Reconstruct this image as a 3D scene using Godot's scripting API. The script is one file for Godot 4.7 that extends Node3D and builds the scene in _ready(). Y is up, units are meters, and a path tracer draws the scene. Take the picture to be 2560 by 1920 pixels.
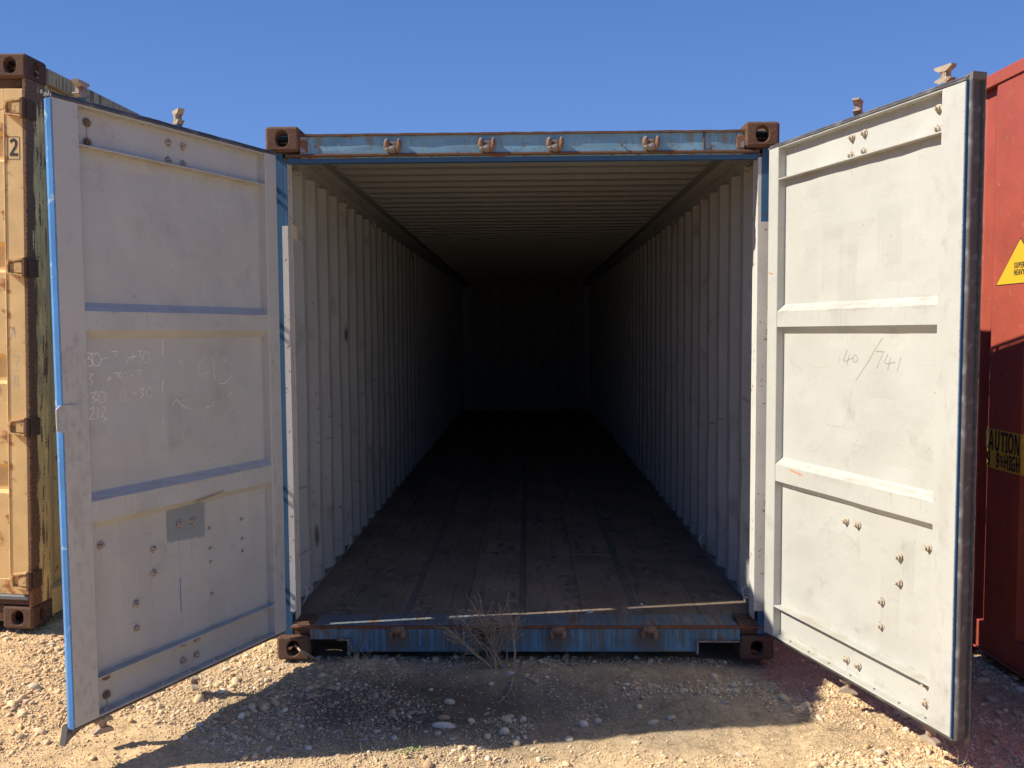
extends Node3D
# Empty blue shipping container with both doors open, in a gravel yard between a yellow and a red one.

const CEIL_Y := 2.535
const FLOOR_Y := 0.165
const SUN_AZ := 0.166      # the sun stands to the left, a little behind the camera
const SUN_EL := 0.709

# ------------------------------------------------------------------ mesh builder
class MB:
	var v := PackedVector3Array()
	var n := PackedVector3Array()
	var t := PackedVector2Array()
	var c := PackedColorArray()
	var xf := Transform3D.IDENTITY
	var planar := false
	var ux := Vector3.RIGHT
	var vx := Vector3.DOWN
	var u0 := 0.0
	var v0 := 0.0

	func uvat(p: Vector3, m: Vector3) -> Vector2:
		if planar:
			return Vector2(p.dot(ux) + u0, p.dot(vx) + v0)
		var a := m.abs()
		if a.x >= a.y and a.x >= a.z:
			return Vector2(p.z, -p.y)
		if a.y >= a.z:
			return Vector2(p.x, p.z)
		return Vector2(p.x, -p.y)

	func put(p: Vector3, m: Vector3) -> void:
		t.append(uvat(p, m))
		v.append(xf * p)
		n.append((xf.basis * m).normalized())

	func tri(a: Vector3, b: Vector3, d: Vector3, hint: Vector3) -> void:
		var m := (b - a).cross(d - a)
		if m.length_squared() < 1e-16:
			return
		m = m.normalized()
		if m.dot(hint) < 0.0:
			var s := b
			b = d
			d = s
			m = -m
		put(a, m); put(d, m); put(b, m)

	func quad(a: Vector3, b: Vector3, d: Vector3, e: Vector3, hint: Vector3) -> void:
		tri(a, b, d, hint)
		tri(a, d, e, hint)

	func box(lo: Vector3, hi: Vector3, bev := 0.0, skip := []) -> void:
		var mid := (lo + hi) * 0.5
		var h := (hi - lo) * 0.5
		bev = minf(bev, minf(h.x, minf(h.y, h.z)) * 0.9)
		for ax in 3:
			var i := (ax + 1) % 3
			var j := (ax + 2) % 3
			for s in [-1.0, 1.0]:
				var q := []
				for k in [[-1, -1], [1, -1], [1, 1], [-1, 1]]:
					var p := mid
					p[ax] += s * h[ax]
					p[i] += k[0] * (h[i] - bev)
					p[j] += k[1] * (h[j] - bev)
					q.append(p)
				var hint := Vector3.ZERO
				hint[ax] = s
				if not skip.has(hint):
					quad(q[0], q[1], q[2], q[3], hint)
		if bev <= 0.0:
			return
		for ax in 3:   # the twelve edges: along ax
			var i := (ax + 1) % 3
			var j := (ax + 2) % 3
			for s in [-1.0, 1.0]:
				for r in [-1.0, 1.0]:
					var q := []
					for k in [[-1, 0], [1, 0], [1, 1], [-1, 1]]:
						var p := mid
						p[ax] += k[0] * (h[ax] - bev)
						p[i] += s * (h[i] - (bev if k[1] == 0 else 0.0))
						p[j] += r * (h[j] - (0.0 if k[1] == 0 else bev))
						q.append(p)
					var hint := Vector3.ZERO
					hint[i] = s
					hint[j] = r
					quad(q[0], q[1], q[2], q[3], hint)
		for sx in [-1.0, 1.0]:
			for sy in [-1.0, 1.0]:
				for sz in [-1.0, 1.0]:
					var s := Vector3(sx, sy, sz)
					var o := mid + h * s
					tri(o - Vector3(0, bev * sy, bev * sz), o - Vector3(bev * sx, 0, bev * sz), o - Vector3(bev * sx, bev * sy, 0), s)

	# polygon in the plane of pa and pb, swept from d0 to d1 along dir
	func prism(poly: PackedVector2Array, pa: Vector3, pb: Vector3, dir: Vector3, d0: float, d1: float) -> void:
		var idx := Geometry2D.triangulate_polygon(poly)
		for k in range(0, idx.size(), 3):
			var q := []
			for m in 3:
				q.append(pa * poly[idx[k + m]].x + pb * poly[idx[k + m]].y)
			tri(q[0] + dir * d0, q[1] + dir * d0, q[2] + dir * d0, -dir * signf(d1 - d0))
			tri(q[0] + dir * d1, q[1] + dir * d1, q[2] + dir * d1, dir * signf(d1 - d0))
		var cw := Geometry2D.is_polygon_clockwise(poly)
		for k in poly.size():
			var a := poly[k]
			var b := poly[(k + 1) % poly.size()]
			var o := (b - a).orthogonal() * (-1.0 if cw else 1.0)
			# orthogonal() of (x, y) is (y, -x): to the right of the direction of travel
			var hint := pa * o.x + pb * o.y
			quad(pa * a.x + pb * a.y + dir * d0, pa * b.x + pb * b.y + dir * d0, pa * b.x + pb * b.y + dir * d1, pa * a.x + pb * a.y + dir * d1, hint)

	# an open profile swept along dir, with a thickness to the far side of its hint
	func sheet(prof: Array, pa: Vector3, pb: Vector3, dir: Vector3, d0: float, d1: float, hint: Vector3, thick := 0.0) -> void:
		for k in prof.size() - 1:
			var a: Vector3 = pa * prof[k].x + pb * prof[k].y
			var b: Vector3 = pa * prof[k + 1].x + pb * prof[k + 1].y
			quad(a + dir * d0, b + dir * d0, b + dir * d1, a + dir * d1, hint)
			if thick > 0.0:
				var o := -hint * thick
				quad(a + dir * d0 + o, b + dir * d0 + o, b + dir * d1 + o, a + dir * d1 + o, -hint)

	func tube(pts: Array, r0: float, r1: float, sides := 8, caps := true) -> void:
		var rings := []
		var m := pts.size()
		var side := Vector3.ZERO
		for k in m:
			var d: Vector3 = (pts[mini(k + 1, m - 1)] - pts[maxi(k - 1, 0)]).normalized()
			if k == 0:
				side = d.cross(Vector3.UP if absf(d.y) < 0.9 else Vector3.RIGHT).normalized()
			side = (side - d * side.dot(d)).normalized()
			var up := d.cross(side)
			var r := lerpf(r0, r1, float(k) / maxf(1.0, m - 1))
			var ring := []
			for s in sides:
				var a := TAU * s / sides
				ring.append([pts[k] + (side * cos(a) + up * sin(a)) * r, side * cos(a) + up * sin(a)])
			rings.append(ring)
		for k in m - 1:
			for s in sides:
				var e := (s + 1) % sides
				var q := [rings[k][s], rings[k][e], rings[k + 1][e], rings[k + 1][s]]
				for w in [[0, 1, 2], [0, 2, 3]]:
					var a: Vector3 = q[w[0]][0]
					var g: Vector3 = (q[w[1]][0] - a).cross(q[w[2]][0] - a)
					var order = [w[0], w[2], w[1]] if g.dot(q[w[0]][1]) > 0.0 else w
					for o in order:
						put(q[o][0], q[o][1])
		if caps:
			for k in [0, m - 1]:
				var d: Vector3 = (pts[0] - pts[1]) if k == 0 else (pts[m - 1] - pts[m - 2])
				for s in range(1, sides - 1):
					tri(rings[k][0][0], rings[k][s][0], rings[k][s + 1][0], d)

	func lump(at: Vector3, size: Vector3, rng: RandomNumberGenerator, sub := 1, rough := 0.16) -> void:
		var g := (1.0 + sqrt(5.0)) / 2.0
		var p := [Vector3(-1, g, 0), Vector3(1, g, 0), Vector3(-1, -g, 0), Vector3(1, -g, 0), Vector3(0, -1, g), Vector3(0, 1, g), Vector3(0, -1, -g), Vector3(0, 1, -g), Vector3(g, 0, -1), Vector3(g, 0, 1), Vector3(-g, 0, -1), Vector3(-g, 0, 1)]
		var f := [[0, 11, 5], [0, 5, 1], [0, 1, 7], [0, 7, 10], [0, 10, 11], [1, 5, 9], [5, 11, 4], [11, 10, 2], [10, 7, 6], [7, 1, 8], [3, 9, 4], [3, 4, 2], [3, 2, 6], [3, 6, 8], [3, 8, 9], [4, 9, 5], [2, 4, 11], [6, 2, 10], [8, 6, 7], [9, 8, 1]]
		for k in p.size():
			p[k] = p[k].normalized()
		for s in sub:
			var mids := {}
			var nf := []
			for w in f:
				var m := []
				for e in 3:
					var a: int = mini(w[e], w[(e + 1) % 3])
					var b: int = maxi(w[e], w[(e + 1) % 3])
					var key := a * 10000 + b
					if not mids.has(key):
						mids[key] = p.size()
						p.append((p[a] + p[b]).normalized())
					m.append(mids[key])
				nf.append([w[0], m[0], m[2]]); nf.append([w[1], m[1], m[0]]); nf.append([w[2], m[2], m[1]]); nf.append([m[0], m[1], m[2]])
			f = nf
		var bumps := []
		for k in 9:
			bumps.append([Vector3(rng.randfn(), rng.randfn(), rng.randfn()).normalized(), rng.randf_range(-rough, rough)])
		var q := []
		for d in p:
			var r := 1.0
			for b in bumps:
				r += b[1] * pow(maxf(0.0, d.dot(b[0])), 2.0)
			q.append(d * r * size)
		var nn := []
		nn.resize(q.size())
		nn.fill(Vector3.ZERO)
		for w in f:
			var m: Vector3 = (q[w[1]] - q[w[0]]).cross(q[w[2]] - q[w[0]])
			if m.dot(q[w[0]]) < 0.0:
				m = -m
			for e in w:
				nn[e] += m
		for w in f:
			var m: Vector3 = (q[w[1]] - q[w[0]]).cross(q[w[2]] - q[w[0]])
			var order = [w[0], w[2], w[1]] if m.dot(q[w[0]]) > 0.0 else w
			for e in order:
				put(at + q[e], nn[e].normalized())

	func mesh(m: Material) -> ArrayMesh:
		var a := []
		a.resize(Mesh.ARRAY_MAX)
		a[Mesh.ARRAY_VERTEX] = v
		a[Mesh.ARRAY_NORMAL] = n
		a[Mesh.ARRAY_TEX_UV] = t
		if c.size() == v.size() and c.size() > 0:
			a[Mesh.ARRAY_COLOR] = c
		var am := ArrayMesh.new()
		am.add_surface_from_arrays(Mesh.PRIMITIVE_TRIANGLES, a)
		am.surface_set_material(0, m)
		return am

# ------------------------------------------------------------------ scene helpers
var used := {}
var M := {}

func numbered(called: String, parent: Node) -> String:
	var key := str(parent.get_instance_id()) + called
	used[key] = used.get(key, 0) + 1
	return called if used[key] == 1 else "%s_%03d" % [called, used[key] - 1]

func hang(o: Node3D, called: String, parent: Node) -> Node3D:
	o.name = numbered(called, parent)
	parent.add_child(o, true)
	return o

func part(called: String, mb: MB, m: Material, parent: Node, label := "") -> MeshInstance3D:
	var o := MeshInstance3D.new()
	o.mesh = mb.mesh(m)
	hang(o, called, parent)
	if label:
		o.set_meta("label", label)
	return o

func shared(called: String, mesh: Mesh, xf: Transform3D, parent: Node) -> MeshInstance3D:
	var o := MeshInstance3D.new()
	o.mesh = mesh
	o.transform = xf
	hang(o, called, parent)
	return o

func tag(o: Node, label: String, category: String, group := "", kind := "") -> void:
	o.set_meta("label", label)
	o.set_meta("category", category)
	if group:
		o.set_meta("group", group)
	if kind:
		o.set_meta("kind", kind)

func thing(called: String, at: Vector3, label: String, category: String, group := "") -> Node3D:
	var o := Node3D.new()
	o.position = at
	hang(o, called, self)
	tag(o, label, category, group)
	return o

# ------------------------------------------------------------------ textures
func lin(r: float, g: float, b: float) -> Color:
	return Color(r, g, b).linear_to_srgb()

func noise(seed_: int, freq: float, oct := 4, type := FastNoiseLite.TYPE_SIMPLEX_SMOOTH) -> FastNoiseLite:
	var f := FastNoiseLite.new()
	f.noise_type = type
	f.seed = seed_
	f.frequency = freq
	f.fractal_octaves = oct
	f.fractal_type = FastNoiseLite.FRACTAL_FBM if oct > 1 else FastNoiseLite.FRACTAL_NONE
	return f

func grey(f: FastNoiseLite, w: int, h: int, tile := true) -> PackedByteArray:
	var im := f.get_seamless_image(w, h, false, false, 0.1) if tile else f.get_image(w, h, false, false)
	im.convert(Image.FORMAT_L8)
	return im.get_data()

# noise stretched along y by k
func streaks(f: FastNoiseLite, w: int, h: int, k: int) -> PackedByteArray:
	var im := f.get_image(w, maxi(4, h / k), false, false)
	im.resize(w, h, Image.INTERPOLATE_CUBIC)
	im.convert(Image.FORMAT_L8)
	return im.get_data()

# paint with broad and fine variation, and rust (or bare) patches where a mask passes a threshold
# edge: how much rust gathers at the top, bottom, left, right border
func weathered(w: int, h: int, base: Color, rust_a: Color, rust_b: Color, thr: float, soft: float, sd: int, o := {}) -> Image:
	var tile: bool = o.get("tile", true)
	var broad := grey(noise(sd, o.get("broad", 0.008), 3), w, h, tile)
	var fine := grey(noise(sd + 1, o.get("fine", 0.09), 3), w, h, tile)
	var mask := streaks(noise(sd + 2, o.get("mfreq", 0.02), 5), w, h, o.stretch) if o.has("stretch") else grey(noise(sd + 2, o.get("mfreq", 0.02), 5), w, h, tile)
	var tone := grey(noise(sd + 3, 0.05, 4), w, h, tile)
	var edge: Array = o.get("edge", [0, 0, 0, 0])
	var ew: float = o.get("edge_width", 0.1)
	var vb: float = o.get("vb", 0.12)
	var vf: float = o.get("vf", 0.08)
	var out := PackedByteArray()
	out.resize(w * h * 3)
	var colw := PackedFloat32Array()
	for x in w:
		var fx := (x + 0.5) / w
		colw.append(edge[2] * maxf(0.0, 1.0 - fx / ew) + edge[3] * maxf(0.0, 1.0 - (1.0 - fx) / ew))
	var bl := base.srgb_to_linear()
	var ra := rust_a.srgb_to_linear()
	var rb := rust_b.srgb_to_linear()
	var lut := PackedByteArray()
	for k in 1024:
		lut.append(int(clampf(Color(k / 1023.0, 0, 0).linear_to_srgb().r * 255.0 + 0.5, 0, 255)))
	var i := 0
	for y in h:
		var fy := (y + 0.5) / h
		var rw: float = edge[0] * maxf(0.0, 1.0 - fy / ew) + edge[1] * maxf(0.0, 1.0 - (1.0 - fy) / ew)
		for x in w:
			var s := 1.0 + vb * (broad[i] / 127.5 - 1.0) + vf * (fine[i] / 127.5 - 1.0)
			var k := clampf((mask[i] / 255.0 + rw + colw[x] - thr) / soft, 0.0, 1.0)
			var q := clampf(tone[i] / 255.0 * 1.8 - 0.4, 0.0, 1.0)
			var f2 := 0.8 + 0.4 * fine[i] / 255.0
			out[i * 3] = lut[int(clampf(lerpf(bl.r * s, lerpf(ra.r, rb.r, q) * f2, k), 0, 1) * 1023)]
			out[i * 3 + 1] = lut[int(clampf(lerpf(bl.g * s, lerpf(ra.g, rb.g, q) * f2, k), 0, 1) * 1023)]
			out[i * 3 + 2] = lut[int(clampf(lerpf(bl.b * s, lerpf(ra.b, rb.b, q) * f2, k), 0, 1) * 1023)]
			i += 1
	return Image.create_from_data(w, h, false, Image.FORMAT_RGB8, out)

func dab(im: Image, x: float, y: float, r: float, col: Color, a: float) -> void:
	for py in range(maxi(0, int(y - r - 1)), mini(im.get_height(), int(y + r + 2))):
		for px in range(maxi(0, int(x - r - 1)), mini(im.get_width(), int(x + r + 2))):
			var d := Vector2(px + 0.5 - x, py + 0.5 - y).length()
			var k := clampf(r + 0.5 - d, 0.0, 1.0) * a
			if k > 0.0:
				im.set_pixel(px, py, im.get_pixel(px, py).lerp(col, k))

func smear(im: Image, x: float, y: float, rx: float, ry: float, col: Color, a: float) -> void:
	for py in range(maxi(0, int(y - ry)), mini(im.get_height(), int(y + ry + 1))):
		for px in range(maxi(0, int(x - rx)), mini(im.get_width(), int(x + rx + 1))):
			var d := pow((px + 0.5 - x) / rx, 2.0) + pow((py + 0.5 - y) / ry, 2.0)
			if d < 1.0:
				im.set_pixel(px, py, im.get_pixel(px, py).lerp(col, a * pow(1.0 - d, 1.3)))

func line(im: Image, pts: Array, r: float, col: Color, a: float, rng: RandomNumberGenerator = null) -> void:
	for k in pts.size() - 1:
		var p: Vector2 = pts[k]
		var q: Vector2 = pts[k + 1]
		var steps := maxi(1, int(p.distance_to(q) / maxf(0.7, r)))
		for s in steps + (1 if k == pts.size() - 2 else 0):
			var z := p.lerp(q, float(s) / steps)
			var aa := a * (rng.randf_range(0.35, 1.0) if rng else 1.0)
			dab(im, z.x, z.y, r, col, aa)

func tex(im: Image) -> ImageTexture:
	return ImageTexture.create_from_image(im)

func bump_tex(sd: int, freq: float, strength: float, size := 512, type := FastNoiseLite.TYPE_SIMPLEX_SMOOTH) -> ImageTexture:
	var im := noise(sd, freq, 5, type).get_seamless_image(size, size)
	im.convert(Image.FORMAT_L8)
	im.bump_map_to_normal_map(strength)
	return tex(im)

func flat(col: Color, rough := 0.6, metal := 0.0) -> StandardMaterial3D:
	var m := StandardMaterial3D.new()
	m.albedo_color = col
	m.roughness = rough
	m.metallic = metal
	return m

func textured(im: Image, rough := 0.6, tri := 0.0, normal: Texture2D = null, nscale := 1.0) -> StandardMaterial3D:
	var m := flat(Color.WHITE, rough)
	m.albedo_texture = tex(im)
	if tri > 0.0:
		m.uv1_triplanar = true
		m.uv1_scale = Vector3(tri, tri, tri)
	if normal:
		m.normal_enabled = true
		m.normal_texture = normal
		m.normal_scale = nscale
	return m

# ------------------------------------------------------------------ terrain
var gn := FastNoiseLite.new()
var gn2 := FastNoiseLite.new()

func bump2(x: float, z: float, cx: float, cz: float, rx: float, rz: float) -> float:
	return exp(-(pow((x - cx) / rx, 2.0) + pow((z - cz) / rz, 2.0)))

func ground_y(x: float, z: float) -> float:
	var y := -0.018
	y += 0.09 * smoothstep(-1.75, -2.6, x) * smoothstep(0.9, 0.1, z)
	y -= 0.035 * smoothstep(0.3, 1.7, x)
	y -= 0.03 * bump2(x, z, 0.16, 0.98, 0.4, 0.25)
	y -= 0.02 * bump2(x, z, -0.06, 0.42, 0.18, 0.14)
	y += 0.035 * bump2(x, z, -0.82, 0.16, 0.26, 0.16)
	y += 0.02 * bump2(x, z, -0.1, 0.13, 0.35, 0.1)
	y += 0.022 * bump2(x, z, 1.0, 0.36, 0.3, 0.16)
	y += 0.02 * bump2(x, z, -1.5, 0.3, 0.35, 0.3)
	y -= 0.02 * smoothstep(-0.2, -1.2, z) * smoothstep(1.5, 1.1, absf(x))
	y += 0.016 * gn.get_noise_2d(x, z) + 0.006 * gn2.get_noise_2d(x, z)
	return y

# 0 where bare soil shows, 1 where gravel lies thick
func gravelly(x: float, z: float) -> float:
	var g := 0.62 + 0.85 * gn.get_noise_2d(x * 1.7 + 9.0, z * 1.7)
	g -= 1.0 * bump2(x, z, -0.2, 0.38, 0.28, 0.17)
	g -= 1.1 * bump2(x, z, 0.5, 0.66, 0.45, 0.2)
	g -= 0.8 * bump2(x, z, 0.5, 0.1, 0.6, 0.12)
	g -= 0.7 * bump2(x, z, 1.05, 0.7, 0.4, 0.16)
	g -= 0.5 * bump2(x, z, -1.75, 1.05, 0.5, 0.25)
	g += 0.5 * bump2(x, z, 1.0, 0.3, 0.3, 0.12)
	g += 0.45 * bump2(x, z, 1.5, 0.75, 0.3, 0.3)
	g += 0.4 * bump2(x, z, -0.05, 0.68, 0.12, 0.14)
	g += 0.12 * bump2(x, z, -0.75, 0.55, 0.5, 0.3)
	g += 0.5 * bump2(x, z, -1.55, 0.2, 0.6, 0.5)
	return clampf(g, 0.02, 1.3)

func soil(x: float, z: float) -> Color:
	var tan_ := Color(0.76, 0.55, 0.305)
	var orange := Color(0.77, 0.515, 0.265)
	var brown := Color(0.36, 0.285, 0.19)
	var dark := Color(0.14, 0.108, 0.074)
	var c := tan_.lerp(orange, smoothstep(-1.0, -2.2, x))
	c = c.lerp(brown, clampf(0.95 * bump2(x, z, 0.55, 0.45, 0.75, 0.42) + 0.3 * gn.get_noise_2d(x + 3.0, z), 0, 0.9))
	c = c.lerp(dark, clampf(1.25 * bump2(x, z, -0.5, 0.48, 0.75, 0.38), 0, 0.95))  # dark soil, made darker still to deepen the shadow of the left door
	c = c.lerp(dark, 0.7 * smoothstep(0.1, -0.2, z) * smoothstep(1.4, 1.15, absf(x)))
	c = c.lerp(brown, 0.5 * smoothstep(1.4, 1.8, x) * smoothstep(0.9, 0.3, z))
	return c * (1.0 + 0.22 * gn2.get_noise_2d(x * 0.7, z * 0.7))

# ------------------------------------------------------------------ shared shapes
func oval_ring(mb: MB, c: Vector3, a: Vector3, b: Vector3, ha: float, hb: float, w: float, h: float, hint: Vector3) -> void:
	# a rectangle of half sizes ha, hb with an oval hole
	var ring := []
	var angles := []
	for k in 32:
		angles.append(TAU * k / 32.0)
	for k in 4:
		angles.append(atan2(hb * (1 if k < 2 else -1), ha * (1 if k == 0 or k == 3 else -1)))
	for k in angles.size():
		angles[k] = fposmod(angles[k], TAU)
	angles.sort()
	for t in angles:
		var d := Vector2(cos(t), sin(t))
		var r := minf(ha / maxf(absf(d.x), 1e-6), hb / maxf(absf(d.y), 1e-6))
		var o := Vector2(d.x * w, d.y * w)
		o.y += (h - w) * (signf(d.y) if absf(d.y) > 1e-4 else 0.0)
		ring.append([c + a * d.x * r + b * d.y * r, c + a * o.x + b * o.y])
	for k in ring.size():
		var e := (k + 1) % ring.size()
		mb.quad(ring[k][0], ring[e][0], ring[e][1], ring[k][1], hint)

func casting(side: float) -> Mesh:
	# an ISO corner casting, hollow, with oval holes in its front, outer side and top
	var mb := MB.new()
	var H := Vector3(0.081, 0.059, 0.089)
	var bev := 0.011
	var t := 0.027
	var holed := [Vector3.BACK, Vector3(side, 0, 0), Vector3.UP]
	mb.box(-H, H, bev, holed)
	var inner := H - Vector3(t, t, t)
	for k in 6:
		var n: Vector3 = [Vector3.RIGHT, Vector3.LEFT, Vector3.UP, Vector3.DOWN, Vector3.BACK, Vector3.FORWARD][k]
		var ax: int = n.abs().max_axis_index()
		var a := Vector3.ZERO
		var b := Vector3.ZERO
		a[[2, 0, 0][ax]] = 1.0
		b[[1, 2, 1][ax]] = 1.0
		var ha: float = (H * a).length()
		var hb: float = (H * b).length()
		if not holed.has(n):
			mb.quad(n * (H[ax] - t) + a * (ha - t) + b * (hb - t), n * (H[ax] - t) - a * (ha - t) + b * (hb - t), n * (H[ax] - t) - a * (ha - t) - b * (hb - t), n * (H[ax] - t) + a * (ha - t) - b * (hb - t), -n)
			continue
		var w: float = [0.025, 0.0315, 0.031][ax]
		var h: float = [0.038, 0.056, 0.0395][ax]
		oval_ring(mb, n * H[ax], a, b, ha - bev, hb - bev, w + 0.003, h + 0.003, n)
		oval_ring(mb, n * (H[ax] - t), a, b, ha - t, hb - t, w, minf(h, hb - t - 0.0005), -n)
		for s in 36:
			var q := []
			for e in [s, s + 1]:
				var d := Vector2(cos(TAU * e / 36.0), sin(TAU * e / 36.0))
				for lay in 3:
					var g: float = [0.003, 0.0, 0.0][lay]
					var hh: float = h if lay < 2 else minf(h, hb - t - 0.0005)
					var o := d * (w + g)
					o.y += (hh - w) * (signf(d.y) if absf(d.y) > 1e-4 else 0.0)
					q.append(n * (H[ax] - [0.0, 0.003, t][lay]) + a * o.x + b * o.y)
			var inward: Vector3 = -(q[0] - n * H[ax])
			mb.quad(q[0], q[3], q[4], q[1], inward + n * 0.02)
			mb.quad(q[1], q[4], q[5], q[2], inward)
	return mb.mesh(M.rust)

func place_casting(parent: Node3D, mesh: Mesh, at: Vector3, side: float, flip_y := false, back := false) -> MeshInstance3D:
	# at: the outer corner
	var c := at + Vector3(-side * 0.081, 0.059 if flip_y else -0.059, 0.089 if back else -0.089)
	var b := Basis.IDENTITY
	if flip_y and back:
		b = Basis(Vector3.RIGHT, PI)
	elif flip_y:
		b = Basis(Vector3.BACK, PI)
	elif back:
		b = Basis(Vector3.UP, PI)
	return shared("corner_casting", mesh, Transform3D(b, c), parent)

# corrugation along z: returns [z, depth] pairs
func corrugation(z0: float, z1: float, pitch: float, depth: float, lead: float) -> Array:
	var p := [Vector2(z0, 0.0)]
	var z := z0 + lead * signf(z1 - z0)
	var s := signf(z1 - z0)
	while absf(z1 - z) > pitch:
		p.append(Vector2(z, 0.0))
		p.append(Vector2(z + s * pitch * 0.245, depth))
		p.append(Vector2(z + s * pitch * 0.505, depth))
		p.append(Vector2(z + s * pitch * 0.75, 0.0))
		z += s * pitch
	p.append(Vector2(z1, 0.0))
	return p

func bolt_mesh(m: Material, long := 0.016) -> Mesh:
	var mb := MB.new()
	mb.tube([Vector3(0, 0, 0), Vector3(0, 0, 0.003)], 0.0165, 0.0165, 14)
	mb.tube([Vector3(0, 0, 0.003), Vector3(0, 0, 0.012)], 0.0125, 0.0118, 6)
	mb.tube([Vector3(0, 0, 0.012), Vector3(0, 0, 0.012 + long * 0.5)], 0.0065, 0.006, 8)
	return mb.mesh(m)

# ------------------------------------------------------------------ doors of the blue container
const DW := 1.165
const DB := 0.156
const DT := 2.45
const DP := -0.041    # depth of the door's panel behind its frame

func door_xy(im: Image, u: float, v: float, s: float) -> Vector2:
	# texture x runs to the right as one looks at the door's inner face
	var x := u / 1.2 if s > 0.0 else 1.0 - u / 1.2
	return Vector2(x * im.get_width(), (2.5 - v) / 2.5 * im.get_height())

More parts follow.
